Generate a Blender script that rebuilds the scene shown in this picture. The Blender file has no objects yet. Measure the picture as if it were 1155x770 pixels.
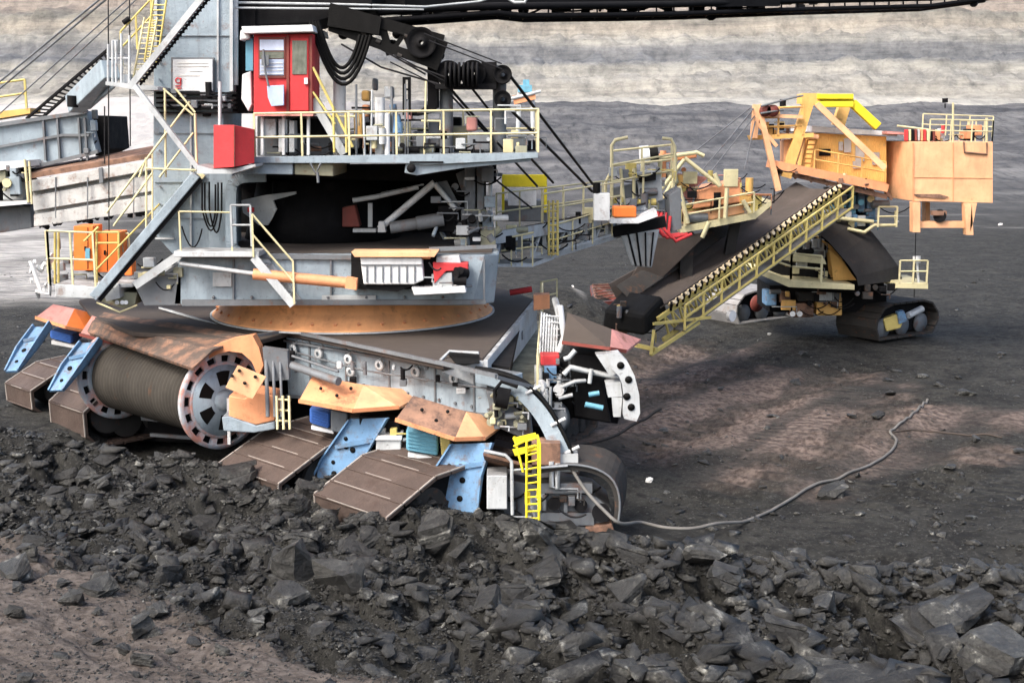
import bpy, bmesh, math, random
import numpy as np
from mathutils import Vector, Matrix, noise as mnoise
random.seed(7); np.random.seed(7)
SC = bpy.context.scene
COL = SC.collection
R = math.radians
# ---------------------------------------------------------------- camera, world, sun
CAMZ, F, CU, CV = 10.0, 1394.0, 577.5, 385.0
PITCH = math.atan((CV-140.0)/F)
cd = bpy.data.cameras.new("camera"); cam = bpy.data.objects.new("camera", cd); COL.objects.link(cam)
cam.location = (0, 0, CAMZ); cam.rotation_euler = (R(90)-PITCH, 0, 0)
cd.sensor_width = 36; cd.lens = F/1155.0*36; cd.clip_start = 0.3; cd.clip_end = 5000
SC.camera = cam
SUN_EL, SUN_AZ = 50, 225          # azimuth from north (+Y), clockwise: behind the camera, to the left
w = bpy.data.worlds.new("World"); SC.world = w; w.use_nodes = True
nt = w.node_tree; nt.nodes.clear()
sky = nt.nodes.new("ShaderNodeTexSky"); sky.sky_type = 'NISHITA'; sky.sun_disc = False
sky.sun_elevation = R(SUN_EL); sky.sun_rotation = R(SUN_AZ); sky.air_density = 1.0; sky.dust_density = 6.0; sky.ozone_density = 0.6
bg = nt.nodes.new("ShaderNodeBackground"); bg.inputs[1].default_value = 0.15
wo = nt.nodes.new("ShaderNodeOutputWorld")
nt.links.new(sky.outputs[0], bg.inputs[0]); nt.links.new(bg.outputs[0], wo.inputs[0])
ld = bpy.data.lights.new("sun", 'SUN'); ld.energy = 1.2; ld.angle = R(20); ld.color = (1, 0.985, 0.96)
so = bpy.data.objects.new("sun", ld); COL.objects.link(so)
sd = Vector((math.sin(R(SUN_AZ))*math.cos(R(SUN_EL)), math.cos(R(SUN_AZ))*math.cos(R(SUN_EL)), math.sin(R(SUN_EL))))
so.rotation_euler = sd.to_track_quat('Z', 'Y').to_euler(); so.location = (-10, -10, 60)
vs = SC.view_settings
vs.view_transform = 'Standard'; vs.look = 'None'; vs.gamma = 1; vs.use_curve_mapping = False; vs.exposure = 1.35
SC.cycles.max_bounces = 5; SC.cycles.diffuse_bounces = 3; SC.cycles.use_denoising = True

# ---------------------------------------------------------------- picture to place
cp, sp = math.cos(PITCH), math.sin(PITCH)
def ray(u, v):
    x, y = (u-CU)/F, (CV-v)/F
    return Vector((x, cp+y*sp, -sp+y*cp))
def P(u, v, Y):
    d = ray(u, v); return Vector((0, 0, CAMZ)) + d*(Y/d.y)
def G(u, v, z):
    d = ray(u, v); return Vector((0, 0, CAMZ)) + d*((z-CAMZ)/d.z)

# ---------------------------------------------------------------- materials
MATS = {}
def _n(nt, t, **kw):
    n = nt.nodes.new(t)
    for k, v in kw.items(): setattr(n, k, v)
    return n
def paint(name, col, rust=.25, dust=.6, rough=.55, metal=0.0, bump=.25, rustcol=(.16, .07, .035), spot=.3, sc=1.0, corr=0, dustcol=(.055, .045, .038)):
    if name in MATS: return MATS[name]
    m = bpy.data.materials.new(name); m.use_nodes = True; nt = m.node_tree; N = nt.nodes; L = nt.links
    bs = N["Principled BSDF"]
    tc = _n(nt, "ShaderNodeTexCoord"); oi = _n(nt, "ShaderNodeObjectInfo")
    off = _n(nt, "ShaderNodeVectorMath", operation='ADD'); L.new(tc.outputs['Object'], off.inputs[0])
    mul = _n(nt, "ShaderNodeMath", operation='MULTIPLY'); mul.inputs[1].default_value = 37.0
    L.new(oi.outputs['Random'], mul.inputs[0]); L.new(mul.outputs[0], off.inputs[1])
    def noise(scale, det=5, rough=.6, mp=None):
        n = _n(nt, "ShaderNodeTexNoise"); n.inputs['Scale'].default_value = scale; n.inputs['Detail'].default_value = det
        n.inputs['Roughness'].default_value = rough
        src = off.outputs[0]
        if mp:
            q = _n(nt, "ShaderNodeMapping"); q.inputs['Scale'].default_value = mp; L.new(src, q.inputs[0]); src = q.outputs[0]
        L.new(src, n.inputs['Vector']); return n.outputs['Fac']
    def ramp(src, a, b):
        r = _n(nt, "ShaderNodeMapRange"); r.inputs[1].default_value = a; r.inputs[2].default_value = b; L.new(src, r.inputs[0]); return r.outputs[0]
    def mix(fac, a, b, k=1.0):
        x = _n(nt, "ShaderNodeMix", data_type='RGBA')
        if k != 1.0:
            q = _n(nt, "ShaderNodeMath", operation='MULTIPLY'); q.inputs[1].default_value = k; L.new(fac, q.inputs[0]); fac = q.outputs[0]
        L.new(fac, x.inputs[0])
        for i, s in ((6, a), (7, b)):
            if isinstance(s, tuple): x.inputs[i].default_value = (*s, 1)
            else: L.new(s, x.inputs[i])
        return x.outputs[2]
    c = mix(ramp(noise(1.1*sc, 4), .35, .7), tuple(v*.8 for v in col), tuple(min(1, v*1.12) for v in col))
    c = mix(ramp(noise(1.0*sc, 6, .65, (5, 5, .7)), .5, .72), c, tuple(v*.45+.02 for v in col), .55*min(1, dust+.2))
    c = mix(ramp(noise(2.3*sc, 8, .7), .62-.22*rust, .72-.12*rust), c, rustcol, min(1, .35+rust))
    if spot: c = mix(ramp(noise(9*sc, 6, .75), .6, .7), c, (.03, .028, .025), spot)
    ge = _n(nt, "ShaderNodeNewGeometry"); sx = _n(nt, "ShaderNodeSeparateXYZ"); L.new(ge.outputs['Normal'], sx.inputs[0])
    up = ramp(sx.outputs[2], .45, .9)
    q = _n(nt, "ShaderNodeMath", operation='MULTIPLY'); L.new(up, q.inputs[0]); L.new(ramp(noise(1.7*sc, 6), .3, .55), q.inputs[1])
    c = mix(q.outputs[0], c, dustcol, dust)
    L.new(c, bs.inputs['Base Color'])
    rr = _n(nt, "ShaderNodeMapRange"); rr.inputs[3].default_value = rough-.15; rr.inputs[4].default_value = min(1, rough+.25)
    L.new(noise(3*sc), rr.inputs[0]); L.new(rr.outputs[0], bs.inputs['Roughness'])
    bs.inputs['Metallic'].default_value = metal; bs.inputs['Specular IOR Level'].default_value = .3 if max(col) > .05 else .12
    bp = _n(nt, "ShaderNodeBump"); bp.inputs['Strength'].default_value = bump; bp.inputs['Distance'].default_value = .05
    src = noise(7*sc, 8, .7)
    if corr:
        wv = _n(nt, "ShaderNodeTexWave", wave_type='BANDS', bands_direction='X'); wv.inputs['Scale'].default_value = corr
        wv.inputs['Distortion'].default_value = .3
        L.new(tc.outputs['Object'], wv.inputs['Vector'])
        ad = _n(nt, "ShaderNodeMath", operation='ADD'); L.new(src, ad.inputs[0]); L.new(wv.outputs['Fac'], ad.inputs[1]); src = ad.outputs[0]
    L.new(src, bp.inputs['Height']); L.new(bp.outputs[0], bs.inputs['Normal'])
    MATS[name] = m; return m
grey = paint('blue grey paint', (.28, .345, .395), .2, .75, spot=.6, bump=.4)
pale = paint('pale weathered paint', (.47, .50, .515), .22, .6, spot=.65)
white = paint('white paint', (.66, .68, .69), .15, .5, spot=.5)
midgrey = paint('mid grey steel', (.15, .165, .18), .3, .6, spot=.5)
dark = paint('dark greasy steel and shade', (.007, .007, .008), -.6, .12, .7, spot=0, dustcol=(.022, .02, .018))  # near-black, also stands in for shade on undersides and inner gaps
black = paint('black rubber', (.005, .005, .005), -.6, .05, .6, spot=0, dustcol=(.02, .019, .018))
browndeck = paint('coal dusted plate', (.058, .047, .041), .25, .9, .9, rustcol=(.085, .058, .045))
rusty = paint('rusty plate', (.27, .155, .105), .8, .15, .8, rustcol=(.085, .055, .045), spot=.5)
rustor = paint('rust spotted orange', (.62, .27, .13), .45, .12, .75, rustcol=(.20, .09, .055), spot=.6)
fenderm = paint('brown fender plate', (.10, .075, .062), .75, .3, .85, rustcol=(.27, .15, .10))
rustpad = paint('worn track steel', (.085, .062, .052), .45, .1, .6, metal=.2, rustcol=(.06, .04, .032), bump=.7, spot=.5)
worn = paint('bright worn edge', (.42, .38, .34), .2, .1, .5, metal=.4, spot=.4)
darkpad = paint('dark track steel', (.042, .04, .038), .3, .3, .7, bump=.5)
orange = paint('faded orange paint', (.72, .32, .16), .25, .35, rustcol=(.30, .12, .06))
drumm = paint('rope wound drum', (.05, .046, .040), 0, .2, .8, spot=.3, bump=.5)
peach = paint('peach orange paint', (.80, .44, .24), .08, .3, spot=.25, bump=.15)
amber = paint('amber paint', (.85, .50, .15), .18, .35, rustcol=(.45, .38, .30), corr=3.2)
amberp = paint('amber frame paint', (.74, .44, .14), .15, .3)
bright = paint('bright orange paint', (.80, .20, .04), .05, .2, spot=.1)
red = paint('red cabinet paint', (.55, .045, .05), .1, .35, .7, spot=.3, bump=.2)
darkred = paint('dark red plate', (.20, .05, .04), .3, .9)
pink = paint('faded pink red plate', (.55, .25, .22), .4, .3)
blue = paint('light blue paint', (.14, .27, .44), .55, .25, rustcol=(.13, .12, .12), spot=.8, sc=1.5)
deepblue = paint('deep blue paint', (.04, .12, .40), .1, .3)
cyan = paint('cyan blue paint', (.14, .36, .48), .2, .3)
cream = paint('cream yellow rail paint', (.62, .565, .34), .12, .2, spot=.3)
yellow = paint('yellow rail paint', (.58, .48, .16), .2, .3, spot=.3)
byellow = paint('bright yellow paint', (.80, .66, .03), .08, .2, spot=.15)
rope = paint('greased steel rope', (.02, .02, .022), 0, .1, .45, spot=0)
cablem = paint('dusty grey cable sheath', (.15, .148, .14), .1, .4, .8)
olive = paint('stained walkway plate', (.33, .33, .24), .3, .5, .8)
ceramic = paint('concrete ballast', (.52, .53, .52), .1, .4, .85, spot=.5)
def glass():
    m = bpy.data.materials.new('dusty window glass'); m.use_nodes = True; b = m.node_tree.nodes["Principled BSDF"]
    b.inputs['Base Color'].default_value = (.05, .065, .06, 1); b.inputs['Roughness'].default_value = .12; b.inputs['Specular IOR Level'].default_value = .7
    nz = _n(m.node_tree, "ShaderNodeTexNoise"); nz.inputs['Scale'].default_value = 4
    cr = _n(m.node_tree, "ShaderNodeValToRGB"); cr.color_ramp.elements[0].color = (.03, .04, .035, 1); cr.color_ramp.elements[1].color = (.22, .24, .20, 1)
    m.node_tree.links.new(nz.outputs[0], cr.inputs[0]); m.node_tree.links.new(cr.outputs[0], b.inputs['Base Color'])
    return m
glassm = glass()

# ---------------------------------------------------------------- mesh builder
class MB:
    def __init__(s): s.v = []; s.f = []; s.sm = []
    def add(s, vs, fs, smooth=False):
        o = len(s.v); s.v += [tuple(p) for p in vs]; s.f += [tuple(i+o for i in f) for f in fs]; s.sm += [smooth]*len(fs); return s
    def box(s, a, b):
        x0, y0, z0 = a; x1, y1, z1 = b
        return s.hexa([(x0,y0,z0),(x1,y0,z0),(x1,y1,z0),(x0,y1,z0)], [(x0,y0,z1),(x1,y0,z1),(x1,y1,z1),(x0,y1,z1)])
    def hexa(s, A, B):
        n = len(A); f = [tuple(range(n))[::-1], tuple(range(n, 2*n))]
        for i in range(n): j = (i+1) % n; f.append((i, j, n+j, n+i))
        return s.add(list(A)+list(B), f)
    def slab(s, pts, t):
        pts = [Vector(p) for p in pts]; t = Vector(t)
        return s.hexa(pts, [p+t for p in pts])
    def ps(s, Y, t, px):                       # upright plate facing the camera side, real thickness t
        return s.slab([P(u, v, Y) for u, v in px], (0, t, 0))
    def rect(s, Y, t, u0, v0, u1, v1): return s.ps(Y, t, [(u0, v0), (u1, v0), (u1, v1), (u0, v1)])
    def beam(s, a, b, w=.1, h=None, up=(0, 0, 1)):
        a, b = Vector(a), Vector(b); h = h or w; d = (b-a)
        if d.length < 1e-6: return s
        d.normalize(); up = Vector(up)
        if abs(d.dot(up)) > .98: up = Vector((0, 1, 0))
        x = d.cross(up).normalized(); y = x.cross(d)
        q = [x*w/2*i + y*h/2*j for i, j in ((-1,-1),(1,-1),(1,1),(-1,1))]
        return s.hexa([a+p for p in q], [b+p for p in q])
    def ibeam(s, a, b, w=.2, h=.3, t=.03, up=(0,0,1)):
        a, b = Vector(a), Vector(b); d = (b-a).normalized(); x = d.cross(Vector(up)).normalized(); y = x.cross(d)
        s.beam(a+y*(h/2-t/2), b+y*(h/2-t/2), w, t, up); s.beam(a-y*(h/2-t/2), b-y*(h/2-t/2), w, t, up); s.beam(a, b, t, h-2*t-.001, up); return s
    def tube(s, pts, r, n=8, cap=True):
        pts = [Vector(p) for p in pts]; rings = []; m = len(pts); pu = None
        rs = r if isinstance(r, (list, tuple)) else [r]*m
        V = []; Fc = []
        for i, p in enumerate(pts):
            d = (pts[min(i+1, m-1)]-pts[max(i-1, 0)]).normalized()
            if pu is None:
                pu = Vector((0, 0, 1)) if abs(d.z) < .9 else Vector((0, 1, 0))
            x = d.cross(pu).normalized(); pu = x.cross(d)
            for k in range(n):
                a = 2*math.pi*k/n; V.append(p+(x*math.cos(a)+pu*math.sin(a))*rs[i])
        for i in range(m-1):
            for k in range(n):
                j = (k+1) % n; Fc.append((i*n+k, i*n+j, (i+1)*n+j, (i+1)*n+k))
        s.add(V, Fc, n > 5)
        if cap: s.add([V[k] for k in range(n)], [tuple(range(n))[::-1]]); s.add([V[(m-1)*n+k] for k in range(n)], [tuple(range(n))])
        return s
    def pt(s, px, r, n=6): return s.tube([P(*q) for q in px], r, n)
    def cyl(s, a, b, r, n=24, r2=None): return s.tube([a, b], [r, r if r2 is None else r2], n)
    def lathe(s, c, ax, prof, n=40, a0=0, a1=2*math.pi, smooth=True):  # prof: (along axis, radius)
        c = Vector(c); ax = Vector(ax).normalized(); x = ax.cross(Vector((0, 0, 1)))
        x = x.normalized() if x.length > .1 else Vector((1, 0, 0)); y = x.cross(ax)
        V = []; full = abs(a1-a0-2*math.pi) < 1e-6; nn = n if full else n+1
        for (h, r) in prof:
            for k in range(nn):
                a = a0+(a1-a0)*k/n; V.append(c+ax*h+(x*math.cos(a)+y*math.sin(a))*r)
        Fc = []
        for i in range(len(prof)-1):
            for k in range(n):
                j = (k+1) % nn; Fc.append((i*nn+k, i*nn+j, (i+1)*nn+j, (i+1)*nn+k))
        return s.add(V, Fc, smooth)
    def rail(s, pts, h=1.1, step=1.2, r=.028, rails=(1.0, .52), toe=0, up=(0, 0, 1)):
        pts = [Vector(p) for p in pts]; U = Vector(up)
        for a, b in zip(pts[:-1], pts[1:]):
            n = max(1, round((b-a).length/step))
            for i in range(n+1):
                p = a.lerp(b, i/n); s.beam(p, p+U*h, r*1.7, r*1.7)
            for q in rails: s.tube([a+U*h*q, b+U*h*q], r, 5)
            if toe: s.beam(a+U*toe/2, b+U*toe/2, .015, toe)
        return s
    def stairs(s, a, b, width, side, n=None, tread=.25, st=.22):
        a, b, side = Vector(a), Vector(b), Vector(side).normalized()
        s.beam(a, b, .06, st); s.beam(a+side*width, b+side*width, .06, st)
        n = n or max(3, int(abs(b.z-a.z)/.22))
        for i in range(1, n):
            p = a.lerp(b, i/n); d = (b-a); d.z = 0
            if d.length < .1: s.tube([p, p+side*width], .02, 5)
            else: d.normalize(); s.slab([p-d*tread/2, p+d*tread/2, p+d*tread/2+side*width, p-d*tread/2+side*width], (0, 0, .035))
        return s
    def pieces(s):
        n = len(s.v); par = list(range(n))
        def find(a):
            while par[a] != a: par[a] = par[par[a]]; a = par[a]
            return a
        for f in s.f:
            r = find(f[0])
            for i in f[1:]: par[find(i)] = r
        isl = {}; 
        for i in range(n): isl.setdefault(find(i), []).append(i)
        keys = list(isl)
        if len(keys) < 2 or len(keys) > 400: return None
        V = np.array(s.v, float); lo = np.array([V[isl[k]].min(0) for k in keys]); hi = np.array([V[isl[k]].max(0) for k in keys]); size = (hi-lo).max(1)
        gap = np.maximum(0, np.maximum(lo[:, None]-hi[None], lo[None]-hi[:, None])); near = np.sqrt((gap**2).sum(2)) <= np.maximum(.02, .5*np.maximum(size[:, None], size[None]))
        lab = -np.ones(len(keys), int); c = 0
        for i in range(len(keys)):
            if lab[i] >= 0: continue
            st = [i]; lab[i] = c
            while st:
                j = st.pop()
                for q in np.nonzero(near[j] & (lab < 0))[0]: lab[q] = c; st.append(q)
            c += 1
        if c < 2: return None
        lv = {k: lab[i] for i, k in enumerate(keys)}; out = [MB() for _ in range(c)]; mp = [dict() for _ in range(c)]
        for f, sm in zip(s.f, s.sm):
            q = lv[find(f[0])]; m = mp[q]; o = out[q]; g = []
            for i in f:
                if i not in m: m[i] = len(o.v); o.v.append(s.v[i])
                g.append(m[i])
            o.f.append(tuple(g)); o.sm.append(sm)
        return out
    def build(s, name, mat, parent=None, bevel=0, whole=False):
        if not whole:
            ps_ = s.pieces()
            if ps_:
                ps_.sort(key=lambda q: -len(q.v)); obs = [q.build(name, mat, parent, bevel, True) for q in ps_]; return obs[0]
        V = np.array(s.v, dtype=float)
        c = (V.min(0)+V.max(0))/2; c[2] = V[:, 2].min()
        me = bpy.data.meshes.new(name); me.from_pydata([tuple(p) for p in (V-c)], [], s.f)
        me.polygons.foreach_set('use_smooth', s.sm); me.update()
        bm = bmesh.new(); bm.from_mesh(me); bmesh.ops.recalc_face_normals(bm, faces=bm.faces); bm.to_mesh(me); bm.free()
        o = bpy.data.objects.new(name, me); COL.objects.link(o); me.materials.append(mat)
        c = Vector(c)
        if parent is not None:
            o.parent = parent; pw = parent.location.copy()
            if parent.parent: pw = pw + parent.parent.location
            o.location = c-pw
        else: o.location = c
        if bevel:
            md = o.modifiers.new('bevel', 'BEVEL'); md.width = bevel; md.segments = 2; md.limit_method = 'ANGLE'; md.angle_limit = R(50)
        return o
def thing(name, label, cat, loc, group=None):
    o = bpy.data.objects.new(name, None); COL.objects.link(o); o.location = loc; o.empty_display_size = .3
    o['label'] = label; o['category'] = cat
    if group: o['group'] = group
    return o
def tag(o, label, cat, group=None):
    o['label'] = label; o['category'] = cat
    if group: o['group'] = group
    return o
def arc(a, b, sag, n=12, d=(0, 0, -1)):
    a, b = Vector(a), Vector(b); return [a.lerp(b, i/n)+Vector(d)*sag*4*(i/n)*(1-i/n) for i in range(n+1)]
def smooth_path(pts, k=6):
    pts = [Vector(p) for p in pts]; out = []
    for i in range(len(pts)-1):
        p0, p1, p2, p3 = pts[max(i-1, 0)], pts[i], pts[i+1], pts[min(i+2, len(pts)-1)]
        for j in range(k):
            t = j/k; out.append(.5*((2*p1)+(p2-p0)*t+(2*p0-5*p1+4*p2-p3)*t*t+(3*p1-p0-3*p2+p3)*t**3))
    out.append(pts[-1]); return out
# ---------------------------------------------------------------- terrain
def vnoise(x, y, seed=0):
    xi = np.floor(x).astype(np.int64); yi = np.floor(y).astype(np.int64); fx = x-xi; fy = y-yi
    def h(a, b):
        n = (a*374761393 + b*668265263 + seed*1442695041) & 0x7fffffff
        n = ((n ^ (n >> 13))*1274126177) & 0x7fffffff
        return ((n ^ (n >> 16)) & 0xffff)/65535.0
    ux = fx*fx*(3-2*fx); uy = fy*fy*(3-2*fy)
    return (h(xi, yi)*(1-ux)+h(xi+1, yi)*ux)*(1-uy) + (h(xi, yi+1)*(1-ux)+h(xi+1, yi+1)*ux)*uy
def fbm(x, y, o=5, seed=0, g=.5):
    s = 0; a = 1; t = 0
    for i in range(o):
        s = s + a*vnoise(x*2**i+17.3*i, y*2**i-9.1*i, seed+i); t += a; a *= g
    return s/t-.5
def sst(x, a, b):
    t = np.clip((x-a)/(b-a), 0, 1); return t*t*(3-2*t)
CREST = np.array([[-40, 36, 1.6], [-20, 35, 1.6], [-13.7, 33.0, 1.55], [-10, 31.7, 1.4], [-7.4, 30.4, 1.2], [-5.4, 29.6, 1.15], [-3.7, 28.9, 1.2], [-2, 28.2, 1.15],
                  [.45, 27.3, .8], [2.4, 26.6, .5], [5.2, 25.8, .35], [10.8, 25, .25], [30, 24, .25]])
def crest(x): return np.interp(x, CREST[:, 0], CREST[:, 1]), np.interp(x, CREST[:, 0], CREST[:, 2])
PROF = np.array([[0, 0], [110, 0], [160, .4], [250, 5.0], [380, 15.5], [392, 17.5], [420, 18.6], [455, 21], [458, 25], [505, 28], [508, 33], [560, 37], [566, 47], [600, 50], [604, 60], [640, 64], [646, 76], [690, 82], [698, 96], [780, 120], [900, 150]])
def hz(x, y):
    x = np.asarray(x, float); y = np.asarray(y, float)
    yc, zc = crest(x)
    yp = y*(1+.10*fbm(x/90, y/140, 3, 40)*sst(y, 120, 250))
    z = np.interp(yp, PROF[:, 0], PROF[:, 1])
    far = sst(y, 130, 260)
    z = z + far*(fbm(x/45, y/30, 6, 11, .6)*6 + np.sin(z*2.2)*.3 + fbm(x/5, y/30, 5, 19, .65)*1.3) + sst(y, 400, 440)*(np.abs(fbm(x/11, y/70, 6, 15, .65))*16)
    near = 1-sst(y, 60, 120)
    z = z + near*fbm(x/7, y/7, 4, 3)*.6 + near*fbm(x/1.6, y/1.6, 5, 5)*.16 + near*.35*np.maximum(0, fbm(x/2.5, y/2.5, 5, 33)-.12)
    z = z + .8*(1-sst(x, -13.0, -11.5))*(1-sst(y, 40, 60))
    # churned plate prints pressed by the crawlers, running up and right over the floor
    s = (x*.62+y*.78); c = (x*.78-y*.62)
    band = sst(y, 30, 33)*(1-sst(y, 55, 65))*sst(x, 3, 4.5)*(1-sst(x, 14, 18))
    z = z + band*(.09*np.sin(s*7+3*fbm(x/3, y/3, 2, 8))*sst(np.sin(c*1.5), -.2, .5) - .18*sst(np.sin(c*.9+1), .3, .9))
    d = y-yc
    bank = np.where(d > 0, zc*(1-sst(d, 0, 2.3)), zc-.25*sst(-d, 0, 3)+np.clip(-d-3, 0, 99)*.13)
    m = 1-sst(d, 1.5, 2.6)
    cl = fbm(x/1.1, y/1.1, 5, 21, .6)
    lump = (sst(y, 14, 18)*.9+.25)*(1-.72*(1-sst((y-24.6)+(x+10.4)*.90, -1.2, .8)))
    dg = np.abs(fbm((x+y*.9)/1.5, (y-x*.6)/4.2, 4, 27))*2; rt = .35+.65*sst(x, -1, 3)
    z = z*(1-m*.8) + bank + m*lump*(cl*.85 + .40*fbm(x/3.1+y/9, y/3.1, 3, 25) - rt*1.1*(1-sst(dg, .0, .28))*sst(y, 15, 18)*(1-sst(d, -1.2, .3)))
    # a heap of coal dust behind the bridge
    z = z + 2.2*np.exp(-(((x-2.3)/3.2)**2+((y-60)/5.0)**2))
    return z
def masks(x, y):
    n = fbm(x/4, y/4, 5, 60); n2 = fbm(x/.8, y/.8, 4, 66)
    u = CU+F*x/np.maximum(y, 1)
    def blob(cx, cy, rx, ry, ang=0):
        c, s = math.cos(ang), math.sin(ang); dx, dy = x-cx, y-cy
        return 1-sst(((dx*c+dy*s)/rx)**2+((-dx*s+dy*c)/ry)**2 + n*2.0, .35, 1.2)
    brown = np.maximum.reduce([1.2*blob(8, 43, 6.5, 11.5, -.15), blob(13.5, 41, 5, 2.2), blob(4.5, 38, 2.2, 4)*.7, blob(13, 36.5, 4, 1.2)*.6])
    lane = x*.80-y*.60+fbm(x/3.5, y/3.5, 4, 81)*2.6
    brown = brown*(.8+1.3*n2)*(.38+.75*sst(np.sin(lane*2.3), -.7, .1))
    q = (y-24.6)+(x+10.4)*.90
    sand = (1-sst(q+n*3.5+n2*.8, -.9, .6))*(.85+.5*n2)
    palem = sst(-x/np.maximum(y, 1), .31, .38)*sst(y, 66, 74)*(1-sst(y, 200, 300))*(.95+1.6*fbm(x/9, y/5, 5, 75)+n)
    palem = np.maximum(palem, .8*(1-sst(((x-3)/.5+(y-62)*.25)**2+((y-62)/4)**2+n*2, .3, 1.2)))
    palem = np.maximum(palem, .5*sst(fbm(x/22, y/4, 4, 71), .12, .25)*sst(y, 90, 150))
    return np.clip(brown, 0, 1), np.clip(sand, 0, 1), np.clip(palem, 0, 1)
def fan(y0, y1, k, nc, half):
    rows = [y0]
    while rows[-1] < y1: rows.append(rows[-1]*(1+k))
    Y = np.array(rows); T = np.linspace(-half, half, nc)
    X = T[None, :]*(Y[:, None]+4); YY = np.repeat(Y[:, None], nc, 1)
    return X, YY
def sheet(name, X, Y, Z, mat, cols=None):
    r, c = X.shape; me = bpy.data.meshes.new(name)
    V = np.stack([X, Y, Z], -1).reshape(-1, 3); i = np.arange(r*c).reshape(r, c)
    Fq = np.stack([i[:-1, :-1], i[:-1, 1:], i[1:, 1:], i[1:, :-1]], -1).reshape(-1, 4)
    me.vertices.add(len(V)); me.vertices.foreach_set('co', V.ravel()); me.loops.add(Fq.size); me.loops.foreach_set('vertex_index', Fq.ravel())
    me.polygons.add(len(Fq)); me.polygons.foreach_set('loop_start', np.arange(len(Fq))*4); me.polygons.foreach_set('loop_total', np.full(len(Fq), 4))
    me.polygons.foreach_set('use_smooth', np.ones(len(Fq), bool)); me.update()
    if cols is not None:
        a = me.color_attributes.new('soil', 'FLOAT_COLOR', 'POINT'); q = np.ones((len(V), 4)); 
        for k in range(3): q[:, k] = cols[k].ravel()
        a.data.foreach_set('color', q.ravel())
    me.materials.append(mat); o = bpy.data.objects.new(name, me); COL.objects.link(o); o['kind'] = 'structure'; return o
def ground_mat():
    m = bpy.data.materials.new('coal floor'); m.use_nodes = True; nt = m.node_tree; L = nt.links; bs = nt.nodes["Principled BSDF"]
    ge = _n(nt, "ShaderNodeNewGeometry"); at = _n(nt, "ShaderNodeVertexColor", layer_name='soil'); sc = _n(nt, "ShaderNodeSeparateColor"); L.new(at.outputs[0], sc.inputs[0])
    def noise(s, d=6, mp=None, r=.6):
        n = _n(nt, "ShaderNodeTexNoise"); n.inputs['Scale'].default_value = s; n.inputs['Detail'].default_value = d; n.inputs['Roughness'].default_value = r
        src = ge.outputs['Position']
        if mp: q = _n(nt, "ShaderNodeMapping"); q.inputs['Scale'].default_value = mp; L.new(src, q.inputs[0]); src = q.outputs[0]
        L.new(src, n.inputs['Vector']); return n.outputs['Fac']
    def mr(s, a, b, c=0, d=1):
        r = _n(nt, "ShaderNodeMapRange"); L.new(s, r.inputs[0])
        for k, v in zip((1, 2, 3, 4), (a, b, c, d)): r.inputs[k].default_value = v
        return r.outputs[0]
    def mix(f, a, b):
        x = _n(nt, "ShaderNodeMix", data_type='RGBA'); L.new(f, x.inputs[0])
        for i, s in ((6, a), (7, b)):
            if isinstance(s, tuple): x.inputs[i].default_value = (*s, 1)
            else: L.new(s, x.inputs[i])
        return x.outputs[2]
    c = mix(mr(noise(.6), .35, .65), (.011, .0112, .0100), (.037, .037, .0325))
    c = mix(mr(noise(9, 8, None, .8), .52, .66), c, (.10, .098, .092))
    c = mix(mr(noise(2.2, 10, None, .75), .50, .60), c, (.008, .008, .0078))
    c = mix(sc.outputs[0], c, mix(mr(noise(5, 8), .4, .6), (.075, .055, .047), (.21, .165, .142)))
    c = mix(sc.outputs[1], c, mix(mr(noise(6, 8), .4, .6), (.095, .078, .068), (.20, .172, .152)))
    c = mix(sc.outputs[2], c, mix(mr(noise(.8, 8, (.5, 2, 1)), .4, .6), (.20, .20, .195), (.42, .41, .39)))
    # far slope: bluish lignite in bands
    sp_ = _n(nt, "ShaderNodeSeparateXYZ"); L.new(ge.outputs['Position'], sp_.inputs[0])
    band = mix(mr(noise(.05, 10, (.4, 1.1, 6), .72), .38, .62), (.040, .042, .048), (.155, .155, .155))
    fine = mr(noise(.35, 10, (1.3, .22, 1), .75), .35, .65)
    band = mix(fine, mix(fine, (.026, .028, .032), band), band)
    band = mix(mr(sp_.outputs[0], -60, -25, 1, 0), band, (.34, .33, .32))
    c = mix(mr(sp_.outputs[1], 110, 190), c, band)
    L.new(c, bs.inputs['Base Color']); bs.inputs['Roughness'].default_value = .85; bs.inputs['Specular IOR Level'].default_value = .25
    b = _n(nt, "ShaderNodeBump"); b.inputs['Strength'].default_value = 1.0; b.inputs['Distance'].default_value = .22
    # grouser prints: ripples in broken lanes
    mp = _n(nt, "ShaderNodeMapping"); mp.inputs['Rotation'].default_value = (0, 0, R(-64)); L.new(ge.outputs['Position'], mp.inputs[0])
    w1 = _n(nt, "ShaderNodeTexWave", wave_type='BANDS', bands_direction='X'); w1.inputs['Scale'].default_value = .62; w1.inputs['Distortion'].default_value = 2.5; w1.inputs['Detail'].default_value = 3; w1.inputs['Detail Scale'].default_value = .8; L.new(mp.outputs[0], w1.inputs['Vector'])
    w2 = _n(nt, "ShaderNodeTexWave", wave_type='BANDS', bands_direction='Y'); w2.inputs['Scale'].default_value = .085; w2.inputs['Distortion'].default_value = 1.5; L.new(mp.outputs[0], w2.inputs['Vector'])
    mm = _n(nt, "ShaderNodeMath", operation='MULTIPLY'); L.new(w1.outputs['Fac'], mm.inputs[0]); L.new(mr(w2.outputs['Fac'], .3, .6), mm.inputs[1])
    m3 = _n(nt, "ShaderNodeMath", operation='MULTIPLY'); L.new(mm.outputs[0], m3.inputs[0]); L.new(mr(noise(.22, 3), .42, .55, 0, .55), m3.inputs[1])
    yn = _n(nt, "ShaderNodeMath", operation='MULTIPLY'); L.new(m3.outputs[0], yn.inputs[0]); L.new(mr(sp_.outputs[1], 28, 32), yn.inputs[1])
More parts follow.
